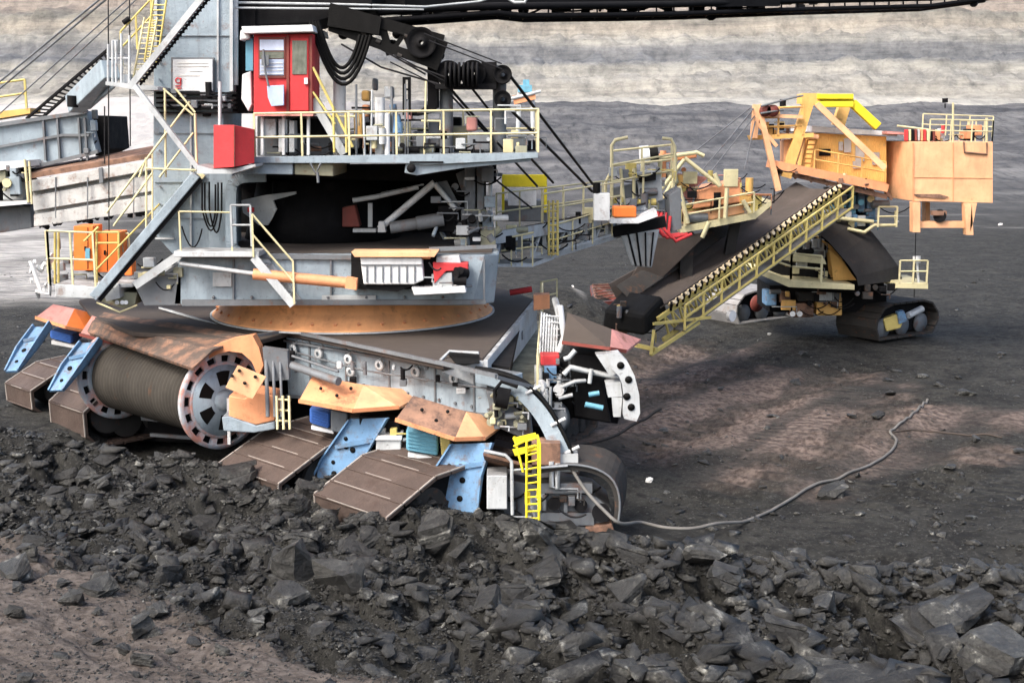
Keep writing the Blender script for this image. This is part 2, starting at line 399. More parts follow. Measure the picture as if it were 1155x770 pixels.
    av = _n(nt, "ShaderNodeMath", operation='ADD'); L.new(noise(3.0, 12, None, .8), av.inputs[0]); L.new(yn.outputs[0], av.inputs[1]); L.new(av.outputs[0], b.inputs['Height']); L.new(b.outputs[0], bs.inputs['Normal'])
    return m
def wall_mat():
    m = bpy.data.materials.new('pit wall strata'); m.use_nodes = True; nt = m.node_tree; L = nt.links; bs = nt.nodes["Principled BSDF"]
    ge = _n(nt, "ShaderNodeNewGeometry"); sp_ = _n(nt, "ShaderNodeSeparateXYZ"); L.new(ge.outputs['Position'], sp_.inputs[0])
    def noise(s, d=8, mp=None, r=.6):
        n = _n(nt, "ShaderNodeTexNoise"); n.inputs['Scale'].default_value = s; n.inputs['Detail'].default_value = d; n.inputs['Roughness'].default_value = r
        src = ge.outputs['Position']
        if mp: q = _n(nt, "ShaderNodeMapping"); q.inputs['Scale'].default_value = mp; L.new(src, q.inputs[0]); src = q.outputs[0]
        L.new(src, n.inputs['Vector']); return n.outputs['Fac']
    # height warped by noise drives a ramp of strata
    ad = _n(nt, "ShaderNodeMath", operation='MULTIPLY_ADD'); L.new(noise(.012, 6), ad.inputs[0]); ad.inputs[1].default_value = 10; L.new(sp_.outputs[2], ad.inputs[2])
    r = _n(nt, "ShaderNodeMapRange"); r.inputs[1].default_value = 22; r.inputs[2].default_value = 110; L.new(ad.outputs[0], r.inputs[0])
    cr = _n(nt, "ShaderNodeValToRGB"); e = cr.color_ramp.elements
    tab = [(0, (.62, .60, .56)), (.03, (.50, .475, .43)), (.14, (.49, .475, .445)), (.19, (.44, .43, .40)), (.22, (.24, .25, .27)), (.31, (.29, .295, .31)), (.34, (.47, .46, .43)),
           (.44, (.46, .42, .37)), (.5, (.33, .32, .29)), (.56, (.44, .38, .34)), (.7, (.36, .35, .33)), (.8, (.45, .41, .37)), (1, (.40, .40, .36))]
    while len(e) < len(tab): e.new(.5)
    for q, (p, c) in zip(e, tab): q.position = p; q.color = (*c, 1)
    L.new(r.outputs[0], cr.inputs[0])
    cr.color_ramp.interpolation = 'LINEAR'
    x = _n(nt, "ShaderNodeMix", data_type='RGBA', blend_type='MULTIPLY'); x.inputs[0].default_value = .5; L.new(cr.outputs[0], x.inputs[6])
    c2 = _n(nt, "ShaderNodeValToRGB"); c2.color_ramp.elements[0].color = (.36, .37, .39, 1); c2.color_ramp.elements[0].position = .36
    c2.color_ramp.elements[1].color = (1.1, 1.08, 1.05, 1); c2.color_ramp.elements[1].position = .6
    L.new(noise(.07, 12, (.5, .6, 2.4), .74), c2.inputs[0]); L.new(c2.outputs[0], x.inputs[7])
    x2 = _n(nt, "ShaderNodeMix", data_type='RGBA', blend_type='MULTIPLY'); x2.inputs[0].default_value = .55; L.new(x.outputs[2], x2.inputs[6])
    c3 = _n(nt, "ShaderNodeValToRGB"); c3.color_ramp.elements[0].color = (.45, .46, .48, 1); c3.color_ramp.elements[0].position = .38; c3.color_ramp.elements[1].color = (1.1, 1.1, 1.08, 1); c3.color_ramp.elements[1].position = .56
    L.new(noise(.16, 12, (1.2, .12, 1.0), .78), c3.inputs[0]); L.new(c3.outputs[0], x2.inputs[7])
    x4 = _n(nt, "ShaderNodeMix", data_type='RGBA', blend_type='MULTIPLY'); x4.inputs[0].default_value = 1; L.new(x2.outputs[2], x4.inputs[6])
    c4 = _n(nt, "ShaderNodeValToRGB"); c4.color_ramp.elements[0].color = (.66, .68, .69, 1); c4.color_ramp.elements[0].position = .38; c4.color_ramp.elements[1].color = (.88, .895, .885, 1); c4.color_ramp.elements[1].position = .52  # haze put into the colour: low contrast between the strata lines
    L.new(noise(.35, 10, (.08, .05, 1.3), .7), c4.inputs[0]); L.new(c4.outputs[0], x4.inputs[7])
    L.new(x4.outputs[2], bs.inputs['Base Color']); bs.inputs['Roughness'].default_value = .95; bs.inputs['Specular IOR Level'].default_value = .1
    b = _n(nt, "ShaderNodeBump"); b.inputs['Strength'].default_value = 1.0; b.inputs['Distance'].default_value = 4.0
    L.new(noise(.12, 12, (1, 1, 2.0), .78), b.inputs['Height']); L.new(b.outputs[0], bs.inputs['Normal'])
    return m
X, Y = fan(4, 386, .0052, 760, .75); Z = hz(X, Y)
rowcut = Y[:, 0]
GM = ground_mat()
sheet('pit_floor', X, Y, Z, GM, masks(X, Y))
X2, Y2 = fan(float(rowcut[-1]), 900, .006, 420, .75); Z2 = hz(X2, Y2)
sheet('pit_wall', X2, Y2, Z2, wall_mat())

# ---------------------------------------------------------------- rocks
def coal_mat():
    m = bpy.data.materials.new('broken coal'); m.use_nodes = True; nt = m.node_tree; L = nt.links; bs = nt.nodes["Principled BSDF"]
    tc = _n(nt, "ShaderNodeNewGeometry")
    n1 = _n(nt, "ShaderNodeTexNoise"); n1.inputs['Scale'].default_value = 2.2; n1.inputs['Detail'].default_value = 9; n1.inputs['Roughness'].default_value = .7; L.new(tc.outputs['Position'], n1.inputs['Vector'])
    cr = _n(nt, "ShaderNodeValToRGB"); e = cr.color_ramp.elements
    e[0].position = .36; e[0].color = (.005, .005, .0046, 1); e[1].position = .70; e[1].color = (.17, .171, .155, 1); q = e.new(.57); q.color = (.022, .0222, .0200, 1)
    L.new(n1.outputs[0], cr.inputs[0])
    n3 = _n(nt, "ShaderNodeTexNoise"); n3.inputs['Scale'].default_value = 14; n3.inputs['Detail'].default_value = 10; n3.inputs['Roughness'].default_value = .8; L.new(tc.outputs['Position'], n3.inputs['Vector'])
    r3 = _n(nt, "ShaderNodeMapRange"); r3.inputs[1].default_value = .38; r3.inputs[2].default_value = .64; r3.inputs[3].default_value = .25; r3.inputs[4].default_value = 2.1; L.new(n3.outputs[0], r3.inputs[0])
    hm_ = _n(nt, "ShaderNodeMix", data_type='RGBA', blend_type='MULTIPLY'); hm_.inputs[0].default_value = 1; L.new(cr.outputs[0], hm_.inputs[6]); L.new(r3.outputs[0], hm_.inputs[7])
    hs = _n(nt, "ShaderNodeMix", data_type='RGBA', blend_type='MULTIPLY'); hs.inputs[0].default_value = 1
    mr = _n(nt, "ShaderNodeMapRange"); mr.inputs[3].default_value = .5; mr.inputs[4].default_value = 1.9
    L.new(tc.outputs['Random Per Island'], mr.inputs[0]); L.new(hm_.outputs[2], hs.inputs[6]); L.new(mr.outputs[0], hs.inputs[7]); L.new(hs.outputs[2], bs.inputs['Base Color'])
    bs.inputs['Roughness'].default_value = .42; bs.inputs['Specular IOR Level'].default_value = .6
    n2 = _n(nt, "ShaderNodeTexNoise"); n2.inputs['Scale'].default_value = 6; n2.inputs['Detail'].default_value = 9; n2.inputs['Roughness'].default_value = .75; L.new(tc.outputs['Position'], n2.inputs['Vector'])
    b = _n(nt, "ShaderNodeBump"); b.inputs['Strength'].default_value = 1.0; b.inputs['Distance'].default_value = .10; L.new(n2.outputs[0], b.inputs['Height']); L.new(b.outputs[0], bs.inputs['Normal'])
    return m
CM = coal_mat()
def hull(seed, sx=1, sy=1, sz=1, n=13):
    rnd = random.Random(seed); bm = bmesh.new()
    for _ in range(n):
        p = Vector([rnd.uniform(-1, 1) for _ in range(3)])
        m = max(abs(c) for c in p); p = p/m*rnd.uniform(.75, 1)   # pushed towards a block's faces
        bm.verts.new((p.x*sx*.5, p.y*sy*.5, p.z*sz*.5))
    r = bmesh.ops.convex_hull(bm, input=bm.verts); 
    bmesh.ops.delete(bm, geom=[v for v in bm.verts if not v.link_faces], context='VERTS')
    return bm
def hero(seed, sx, sy, sz, cuts=3, amp=.05):
    """a fractured, layered block: a hull sliced in beds, each bed a little shifted and trimmed"""
    rnd = random.Random(seed*7+1); base = hull(seed, sx, sy, sz, 15); ax = Vector((rnd.uniform(-.4, .4), rnd.uniform(-.4, .4), 1)).normalized()
    ds = [v.co.dot(ax) for v in base.verts]; lo, hi = min(ds), max(ds); n = rnd.randint(3, 5); cut = sorted([lo+(hi-lo)*(k+rnd.uniform(-.3, .3))/n for k in range(1, n)]); cut = [lo-.01]+cut+[hi+.01]
    out = bmesh.new(); g = (sx*sy*sz)**(1/3)
    for a, b in zip(cut[:-1], cut[1:]):
        q = base.copy()
        for pt_, nn in ((ax*a, -ax), (ax*b, ax)):
            bmesh.ops.bisect_plane(q, geom=q.verts[:]+q.edges[:]+q.faces[:], plane_co=pt_, plane_no=nn, clear_outer=True)
            ed = [e for e in q.edges if e.is_boundary]
            if ed: bmesh.ops.holes_fill(q, edges=ed)
        if not q.verts: continue
        for _ in range(2):                      # chip corners off
            d_ = Vector((rnd.uniform(-1, 1), rnd.uniform(-1, 1), rnd.uniform(-.5, 1))).normalized(); m_ = max(v.co.dot(d_) for v in q.verts)
            bmesh.ops.bisect_plane(q, geom=q.verts[:]+q.edges[:]+q.faces[:], plane_co=d_*(m_-rnd.uniform(.03, .12)*g), plane_no=d_, clear_outer=True)
            ed = [e for e in q.edges if e.is_boundary]
            if ed: bmesh.ops.holes_fill(q, edges=ed)
        sh = Vector((rnd.uniform(-.05, .05), rnd.uniform(-.05, .05), 0))*g*1.3; k = rnd.uniform(.9, 1.03)
        bmesh.ops.triangulate(q, faces=q.faces); bmesh.ops.subdivide_edges(q, edges=q.edges[:], cuts=1)
        for v in q.verts:
            v.co = Vector((v.co.x*k, v.co.y*k, v.co.z))+sh; v.co += Vector((mnoise.noise(v.co/g*4+sh*50), mnoise.noise(v.co/g*4+Vector((9, 0, 0))), mnoise.noise(v.co/g*4+Vector((0, 9, 0)))))*g*.045
        me = bpy.data.meshes.new('t'); q.to_mesh(me); q.free(); out.from_mesh(me); bpy.data.meshes.remove(me)
    base.free(); me = bpy.data.meshes.new('boulder'); bmesh.ops.recalc_face_normals(out, faces=out.faces); out.to_mesh(me); out.free(); me.materials.append(CM); return me
low = []
for k in range(14):
    rr = random.Random(100+k); bm = hull(200+k, 1, rr.uniform(.5, .9), rr.uniform(.25, .7), 9+k % 4)
    bmesh.ops.triangulate(bm, faces=bm.faces); bm.verts.ensure_lookup_table()
    low.append((np.array([v.co[:] for v in bm.verts]), np.array([[v.index for v in f.verts] for f in bm.faces]))); bm.free()
def rot(a, b, c):
    return np.array(Matrix.Rotation(a, 3, 'Z') @ Matrix.Rotation(b, 3, 'X') @ Matrix.Rotation(c, 3, 'Y'))
def scatter(name, pts, label=None):
    A = np.array(pts, float); g = np.random.default_rng(len(A)); n = len(A); kind = g.integers(0, len(low), n)
    a, b, c = g.uniform(0, 6.28, n), g.uniform(-.5, .5, n), g.uniform(-.5, .5, n); O, I = np.zeros(n), np.ones(n)
    ca, sa, cb_, sb, cc, sc_ = np.cos(a), np.sin(a), np.cos(b), np.sin(b), np.cos(c), np.sin(c)
    st = lambda r: np.stack([np.stack(q, -1) for q in r], -2)
    M = st([[ca, -sa, O], [sa, ca, O], [O, O, I]]) @ st([[I, O, O], [O, cb_, -sb], [O, sb, cb_]]) @ st([[cc, O, sc_], [O, I, O], [-sc_, O, cc]])
    str_ = np.stack([g.uniform(.8, 1.5, n), I, g.uniform(.7, 1.1, n)], -1)
    Vs = []; Fs = []; o = 0
    for k in range(len(low)):
        q = np.nonzero(kind == k)[0]; V, Fc = low[k]
        W = np.einsum('nij,nvj->nvi', M[q], V[None]*str_[q][:, None, :])*A[q, 3][:, None, None]+A[q, :3][:, None, :]
        Vs.append(W.reshape(-1, 3)); Fs.append((Fc[None]+(np.arange(len(q))*len(V))[:, None, None]).reshape(-1, 3)+o); o += len(q)*len(V)
    V = np.concatenate(Vs); Fc = np.concatenate(Fs); me = bpy.data.meshes.new(name)
    me.vertices.add(len(V)); me.vertices.foreach_set('co', V.ravel()); me.loops.add(Fc.size); me.loops.foreach_set('vertex_index', Fc.ravel())
    me.polygons.add(len(Fc)); me.polygons.foreach_set('loop_start', np.arange(len(Fc))*3); me.polygons.foreach_set('loop_total', np.full(len(Fc), 3)); me.update()
    me.materials.append(CM); ob = bpy.data.objects.new(name, me); COL.objects.link(ob); ob['kind'] = 'stuff'; ob['label'] = label; return ob
rng = np.random.default_rng(5)
N = 90000
yy = rng.uniform(13.5, 36, N); xx = rng.uniform(-.62, .62, N)*(yy+2)
yc, zc = crest(xx); d = yy-yc
b_, s_, _p = masks(xx, yy)
dens = np.where(d > 1.8, 0, 1.0)*(1-np.clip(1.15*s_, 0, .965))*(.35+1.3*np.clip(fbm(xx/2.2, yy/2.2, 4, 90)+.45, 0, 1))
dens *= np.where((xx < 2.5) & (yy < 20.8), .30, 1)
keep = rng.uniform(0, 1, N) < dens
xx, yy, d = xx[keep], yy[keep], d[keep]
size = np.clip(.075*rng.uniform(0, 1, len(xx))**(-.46), .05, .62)*np.where(xx > 0, 1.3, .85)*np.where((xx > 1.5) & (yy < 23), 1.25, 1)*np.where(d > .6, .75, 1)
zz = hz(xx, yy)+size*.12
scatter('rubble', list(zip(xx, yy, zz, size)), 'small broken coal covering the foreground bank')
# the individual lumps: 13 picked out by place and look, the others by group
HERO = [  # u, v, width px, (sx, sy, sz) ratios, rotz, label
 (1065, 705, 118, (1.2, .8, .55), .2, 'largest coal block, flat topped, over the black hollow at lower right'),
 (222, 570, 70, (1.2, .7, .55), .5, 'broad slanted coal slab lying below the big spoked cable drum wheel'),
 (268, 538, 46, (1, .8, .6), .2, 'dark coal lump against the lower left end of the orange hooded track'),
 (330, 640, 58, (.8, .8, 1.1), 1.0, 'upright grey coal boulder left of the dark gap in the rubble'),
 (575, 672, 46, (1, .9, .8), .4, 'rounded pale grey coal boulder low in the middle of the bank'),
 (485, 600, 52, (1, .8, .9), 2.0, 'chunky coal boulder just below the right blue scraper arm'),
 (400, 575, 44, (1, .8, .8), .8, 'coal block wedged below the brown track plates between the blue arms'),
 (165, 712, 36, (1, .8, 1.0), .3, 'lone pale boulder on the brown sand at lower left'),
 (715, 725, 78, (1.5, .5, .5), -.9, 'long tilted coal slab at lower right of centre'),
 (825, 745, 84, (1.2, .9, .5), -.4, 'wide coal slab at the bottom edge right of centre'),
 (975, 762, 90, (1.5, .7, .4), -.2, 'pale edged coal slab cut by the bottom edge of the view'),
 (1120, 748, 84, (1.1, .9, .6), .6, 'rough coal block in the bottom right corner'),
 (935, 552, 40, (1.1, .8, .5), .2, 'dark rock on the pit floor beside the bend of the grey cable'),
 (628, 598, 44, (1.3, .8, .5), 0., 'flat coal lump under the black hooped track end'),
 (745, 690, 46, (1, .9, .8), 1.5, 'blocky coal boulder beside the long tilted slab'),
 (385, 655, 62, (1, .9, .9), .2, 'dark boulder group member inside the shaded gap of the bank'),
]
HERO[-1] = HERO[-1][:5]+('darkest squat boulder inside the shaded gap of the bank',)
_gx = np.arange(-32, 48, .1); _gy = np.arange(8, 90, .1); _GZ = hz(*np.meshgrid(_gx, _gy))
def zat(x, y):
    if not (-31.8 < x < 47.7 and 8.1 < y < 89.7): return float(hz(np.array([x]), np.array([y]))[0])
    fx, fy = (x+32)/.1, (y-8)/.1; i, j = int(fx), int(fy); fx -= i; fy -= j
    return float((_GZ[j, i]*(1-fx)+_GZ[j, i+1]*fx)*(1-fy)+(_GZ[j+1, i]*(1-fx)+_GZ[j+1, i+1]*fx)*fy)
def on_ground(u, v):
    z = 0.8
    for _ in range(14): p = G(u, v, z); z = .5*z+.5*zat(p.x, p.y)
    return p
taken = []
for i, (u, v, wpx, rt, rz, lab) in enumerate(HERO):
    p = on_ground(u, v+wpx*.15); s = wpx/F*(p.y*cp+(CAMZ-p.z)*sp)
    me = hero(11+i, s*rt[0], s*rt[1]*1.2, s*rt[2]); o = bpy.data.objects.new('boulder', me); COL.objects.link(o)
    o.location = (p.x, p.y, zat(p.x, p.y)+s*rt[2]*.22); o.rotation_euler = (random.uniform(-.2, .2), random.uniform(-.2, .2), rz); tag(o, lab, 'boulder'); taken.append((p.x, p.y, s))
hm = [hero(60+i, 1, random.Random(i).uniform(.65, .95), random.Random(i+50).uniform(.45, .85), 2, .07) for i in range(12)]
for m_ in hm: m_.name = 'coal_lump'
k = 0; tries = 0
while k < 270 and tries < 20000:
    tries += 1
    u = random.uniform(-20, 1175); v = random.uniform(500, 775)
    p = on_ground(u, v); yc_, _z = crest(p.x); dd = p.y-float(yc_)
    if dd > 1.3: continue
    b1, s1, _q = masks(np.array([p.x]), np.array([p.y]))
    if random.random() < float(s1[0])*.95: continue
    if u < 680 and v > 690+random.uniform(-10, 30) and random.random() < .8: continue
    s = random.choice([.3, .35, .42, .5, .65, .85, 1.05])*(1.15 if u > 600 else .72 if u < 300 else .95)
    if 650 < u < 860 and 585 < v < 632: continue
    if any((p.x-a)**2+(p.y-b)**2 < (.5*(s+c))**2 for a, b, c in taken): continue
    taken.append((p.x, p.y, s)); o = bpy.data.objects.new('coal_lump', random.choice(hm)); COL.objects.link(o)
    o.location = (p.x, p.y, zat(p.x, p.y)+s*.18); o.scale = (s,)*3; o.rotation_euler = (random.uniform(-.5, .5), random.uniform(-.5, .5), random.uniform(0, 6.28))
    reg = 'on the bank at the far left' if u < 200 else 'on the bank below the big spoked wheel' if u < 350 else 'on the bank below the blue scraper arms' if u < 550 else 'on the bank below the track end and ladder' if u < 720 else 'on the bank below the grey cable bend' if u < 930 else 'on the bank in the far right corner'
    szn = 'fist shaped small' if s < .4 else 'middling angular' if s < .66 else 'large craggy'
    tag(o, szn+' coal lump '+reg, 'coal lump', szn+' coal lumps '+reg)
    k += 1
for i, (u, v, s) in enumerate([(740, 566, .35), (752, 556, .3), (905, 400, .5), (990, 470, .55), (1005, 446, .6), (1090, 445, .8), (1060, 435, .5), (1150, 510, .5), (1072, 528, .5), (1000, 430, .5),
                               (1040, 425, .45), (960, 470, .4), (860, 550, .25), (970, 580, .4), (960, 610, .4), (1095, 585, .35), (1100, 496, .4), (870, 470, .4), (895, 432, .6), (1130, 400, .5)]):
    p = on_ground(u, v); o = bpy.data.objects.new('coal_lump', hm[i % 12]); COL.objects.link(o)
    o.location = (p.x, p.y, zat(p.x, p.y)+s*.1); o.scale = (s, s, s*.6); o.rotation_euler = (0, 0, i*1.3)
    tag(o, 'dark coal lump lying out on the open pit floor', 'coal lump', 'coal lumps on the open pit floor')

# small clods strewn over the open floor
N = 26000
yy = 27*np.exp(rng.uniform(0, 1, N)*1.25); xx = rng.uniform(-.5, .55, N)*(yy+2)
yc, zc = crest(xx); dens = np.clip(fbm(xx/2.6, yy/2.6, 5, 95)*3.4+.12, 0, 1); kp = (rng.uniform(0, 1, N) < dens) & (yy > yc+1.2) & ~((xx < 3.5) & (xx > -16) & (yy > 30) & (yy < 46))
xx, yy = xx[kp], yy[kp]; size = np.clip(.05*rng.uniform(0, 1, len(xx))**(-.45), .04, .32)
scatter('coal_clods', list(zip(xx, yy, hz(xx, yy)+size*.1, size)), 'small coal clods strewn over the open pit floor')

N = 70000      # fine grit between the lumps
yy = 12.5+rng.uniform(0, 1, N)**1.3*16; xx = rng.uniform(-.5, .5, N)*(yy+2); yc, zc = crest(xx); kp = (yy < yc+1.5) & (rng.uniform(0, 1, N) > masks(xx, yy)[1]*.85)
xx, yy = xx[kp], yy[kp]; size = rng.uniform(.02, .065, len(xx)); scatter('grit', list(zip(xx, yy, hz(xx, yy)+size*.2, size)), 'fine coal grit between the lumps of the bank')
# ================================================================ bucket wheel excavator
EX = thing('bucket_wheel_excavator', 'huge blue grey mining excavator with red operator cab on tracks behind the rubble bank', 'excavator', (-4.95, 38.35, 0))
HD = Vector((-.70, -.71, 0)).normalized()          # the way the crawlers point
WD = Vector((.71, -.70, 0)).normalized()           # across the crawlers
Z = Vector((0, 0, 1))
# ---- deck of the undercarriage
dz = 4.2
A0 = G(106, 358, dz); A1 = G(222, 408, dz); A2 = G(287, 380, dz); A3 = G(326, 374, dz); A4 = G(560, 425, dz); A5 = G(545, 404, dz); A6 = G(602, 337, dz)
dk = MB(); deckpoly = [A0, G(150, 374, dz), G(290, 384, dz), A3, G(500, 411, dz), A5, A6, Vector((-1.5, 47, dz)), Vector((-12, 48, dz)), Vector((-14.5, 41, dz))]
dk.slab(deckpoly, (0, 0, -.14)); DK = dk.build('deck', browndeck, EX, .03)
m = MB(); e = [A2, A3, G(500, 411, dz), A4]
for a, b in zip(e[:-1], e[1:]): m.beam(a+Vector((0, -.03, .03)), b+Vector((0, -.03, .03)), .09, .09)
m.beam(G(560, 425, dz), G(600, 436, dz-.4), .09, .09)
m.build('edge_angle', midgrey, DK)
m = MB(); m.beam(P(180, 347, 38.5), P(245, 366, 36), .07, .05); m.build('loose_bar', pale, DK)
# side girder under the near edge
gA = G(300, 384, dz-.2)+Vector((.45, .62, 0)); gB = G(556, 428, dz-.2)+Vector((.4, .5, 0)); gd = (gB-gA).normalized(); gn = Vector((-gd.y, gd.x, 0))
m = MB(); m.slab([gA, gB, gB-Z*1.05, gA-Z*1.75], gn*.5)
SG = m.build('side_girder', grey, EX, .03)
m = MB()
for t in (.12, .3, .5, .7, .86):
    p = gA.lerp(gB, t)-gn*.04; m.slab([p, p+gd*.06, p+gd*.06-Z*(1.7-.7*t), p-Z*(1.7-.7*t)], gn*.036)
m.beam(gA-Z*.1-gn*.03, gB-Z*.1-gn*.03, .14, .06); m.beam(gA-Z*1.72-gn*.02, gB-Z*1.03-gn*.02, .12, .08); m.build('stiffener', midgrey, SG)
for t in (.06, .19, .335, .345, .48, .64, .8):
    p = gA.lerp(gB, t)-Z*(.28+(.33 if t == .345 else 0)); m = MB()
    m.lathe(p-gn*.18, gn, [(-.03, .07), (-.03, .15), (.04, .15), (.04, .07), (-.03, .07)], 16); m.beam(p-gn*.16-Z*.0+Z*.14, p+Z*.22, .05, .05); m.build('lifting_ring', pale, EX)
m = MB(); m.tube([gA.lerp(gB, .02)-Z*.32-gn*.2, gA.lerp(gB, .4)-Z*.5-gn*.2, gA.lerp(gB, .98)-Z*.36-gn*.2], .025, 6); m.build('pipe', midgrey, EX)
m = MB(); q0 = P(330, 412, 31.6); q1 = P(382, 430, 30.4); m.tube([q0, q1], .11, 14); m.tube([q0+Z*.25, q1+Z*.25], .035, 6); m.build('hydraulic_cylinder', midgrey, EX)
m = MB()
for du, rr in ((0, .09), (8, .07), (16, .06)): m.pt([(300+du, 400, 32.2), (302+du, 470, 31.6)], rr*.6, 8)
m.ps(32.1, .3, [(296, 392), (324, 396), (326, 428), (300, 430)]); m.build('pump_block', midgrey, EX)
# curved cable guide at the near corner
def arch(name, pts, wv, th, mat, par, inner=None):
    m = MB(); 
    for a, b, c_, d_ in zip(pts[:-1], pts[1:], inner[:-1], inner[1:]): m.slab([a, b, d_, c_], (0, th, 0))
    return m.build(name, mat, par)
outp = smooth_path([P(536, 421, 29.4), P(560, 425, 29.2), P(592, 437, 29), P(617, 462, 28.8), P(636, 495, 28.6), P(647, 521, 28.5)], 4)
inp = smooth_path([P(536, 431, 29.4), P(560, 437, 29.2), P(584, 450, 29), P(605, 474, 28.8), P(620, 505, 28.6), P(626, 530, 28.5)], 4)
AR = arch('cable_guide', outp, None, .55, grey, EX, inp)
m = MB(); m.tube([p+Vector((0, .15, .07)) for p in outp], .07, 8); m.tube([p+Vector((0, .35, .06)) for p in outp], .06, 8)
m.tube([p+Vector((.02, -.05, .1)) for p in outp], .03, 6); m.build('cable', black, AR)
for k in (9, 14, 18):
    m = MB(); p = outp[k]; m.tube([p+Vector((-.12, -.02, -.02)), p+Vector((.22, -.04, .16))], .045, 6); m.build('cable_clamp', white, AR)
m = MB(); m.rect(28.4, .35, 620, 512, 652, 532); m.pt([(622, 520, 28.3), (622, 548, 28.3), (629, 550, 28.3), (629, 522, 28.3)], .06, 8); m.build('end_bracket', pale, AR)
m = MB(); m.pt([(560, 470, 28.9), (558, 440, 28.9), (566, 430, 28.9), (584, 436, 28.9)], .05, 8); m.cyl(P(560, 447, 28.9), P(574, 450, 28.9), .25, 16); m.build('cable_feed_drum', dark, EX)
m = MB(); m.ps(29.3, 1.2, [(548, 440), (596, 448), (602, 500), (556, 480)]); m.build('machinery_housing', midgrey, EX, .04)
m = MB()
random.seed(3)
for i in range(16): 
    u = random.uniform(552, 596); v = random.uniform(446, 478); m.cyl(P(u, v, 29.2), P(u+random.uniform(-6, 6), v+random.uniform(-6, 6), 29.0), random.uniform(.04, .1), 8)
m.build('valve_block', olive, EX)
# white outer wall at the right edge of the deck
t0, t1 = G(528, 415, dz), G(602, 338, dz)
t0 = G(545, 407, dz)
m = MB(); wd = (t1-t0).normalized(); m.slab([t0+Z*.03, t1+Z*.03, t1-Z*1.0, t0-Z*.95], (.12, 0, 0)); m.slab([G(494, 405, dz), G(545, 407, dz), G(545, 407, dz)-Z*.7, G(498, 410, dz)-Z*.2], (0, .1, 0)); WP = m.build('wall_plate', pale, EX, .015)
m = MB()
for t in (.3, .62): p = t0.lerp(t1, t)-Z*.5+Vector((.14, 0, 0)); m.box(p-Vector((.02, .12, .12)), p+Vector((.02, .12, .12)))
m.build('cover_plate', midgrey, WP)
m = MB(); a = G(500, 400, 4.22); m.slab([G(503, 397, 4.215), G(540, 399, 4.215), G(541, 410, 4.215), G(515, 411, 4.215)], (0, 0, .012)); m.build('deck_hatch', black, DK)
m = MB(); m.tube([G(497, 406, 4.2), G(507, 396, 4.35), G(540, 398, 4.35)], .04, 6); m.build('hatch_frame', pale, DK)
# side walkway on the right, lower
w0 = [G(560, 440, 2.9), G(604, 362, 2.9), G(628, 362, 2.9), G(604, 462, 2.9)]
m = MB(); m.slab(w0, (0, 0, -.1)); WK = m.build('side_walkway', olive, EX)
m = MB(); m.rail([G(606, 448, 2.9), G(612, 352, 3.2)], 1.1, 1.4, .03); m.rail([G(610, 352, 3.9), G(628, 348, 3.9)], 1.0, .8, .03); m.build('railing', cream, EX)
m = MB(); m.ps(38, .5, [(602, 333), (620, 332), (620, 348), (602, 350)]); m.build('motor', orange, EX); 
m = MB(); m.pt([(575, 330, 40), (600, 326, 40)], .1, 8); m.build('lamp_bar', red, EX)
m = MB()
for k in range(7): 
    u = 611+k*3; m.pt([(u, 352+k, 35), (u-2, 398, 34.5)], .03, 5)
for v in range(356, 396, 7): m.pt([(610, v, 35), (631, v+1, 34.8)], .025, 5)
m.pt([(632, 345, 35), (636, 380, 34.6), (630, 398, 34.4)], .09, 8); m.pt([(626, 338, 36), (632, 360, 35)], .1, 8); m.build('pipe_rack', pale, EX)
m = MB(); m.rect(33.6, .6, 610, 401, 631, 412); m.build('control_box', red, EX, .02)
m = MB(); m.rect(33.4, .5, 614, 413.5, 628, 432); m.build('control_box', blue, EX, .02)
m = MB(); m.rect(33.5, .5, 603, 415, 612, 432); m.build('control_box', pale, EX, .02)
m = MB(); m.ps(33.9, .8, [(604, 432), (640, 405), (648, 470), (628, 482), (610, 470)]); m.build('gear_housing', dark, EX)
m = MB()
m.pt([(636, 405, 33), (642, 403, 33), (649, 395, 33)], .07, 8); m.pt([(636, 422, 33), (643, 414, 33), (665, 419, 33.2), (700, 426, 33)], .08, 8); m.pt([(634, 436, 33), (648, 430, 33), (660, 429, 33.2)], .06, 8)
m.pt([(630, 449, 33), (646, 445, 33)], .06, 8); m.pt([(616, 438, 33), (617, 460, 33)], .05, 8); m.pt([(621, 436, 33), (621, 462, 33), (612, 466, 33)], .04, 8); m.pt([(667, 416, 33), (665, 432, 33)], .06, 8); m.build('hydraulic_pipe', pale, EX)
for u, v in ((630, 440), (612, 447), (608, 437)):
    m = MB(); m.cyl(P(u, v, 33), P(u+3, v-3, 33.3), .16, 12); m.build('valve', white, EX)
m = MB(); m.lathe(P(628, 470, 33.6), (-.6, -.8, .1), [(0, 0), (0, .45), (.25, .45), (.25, 0)], 24); m.build('guide_wheel', midgrey, EX)

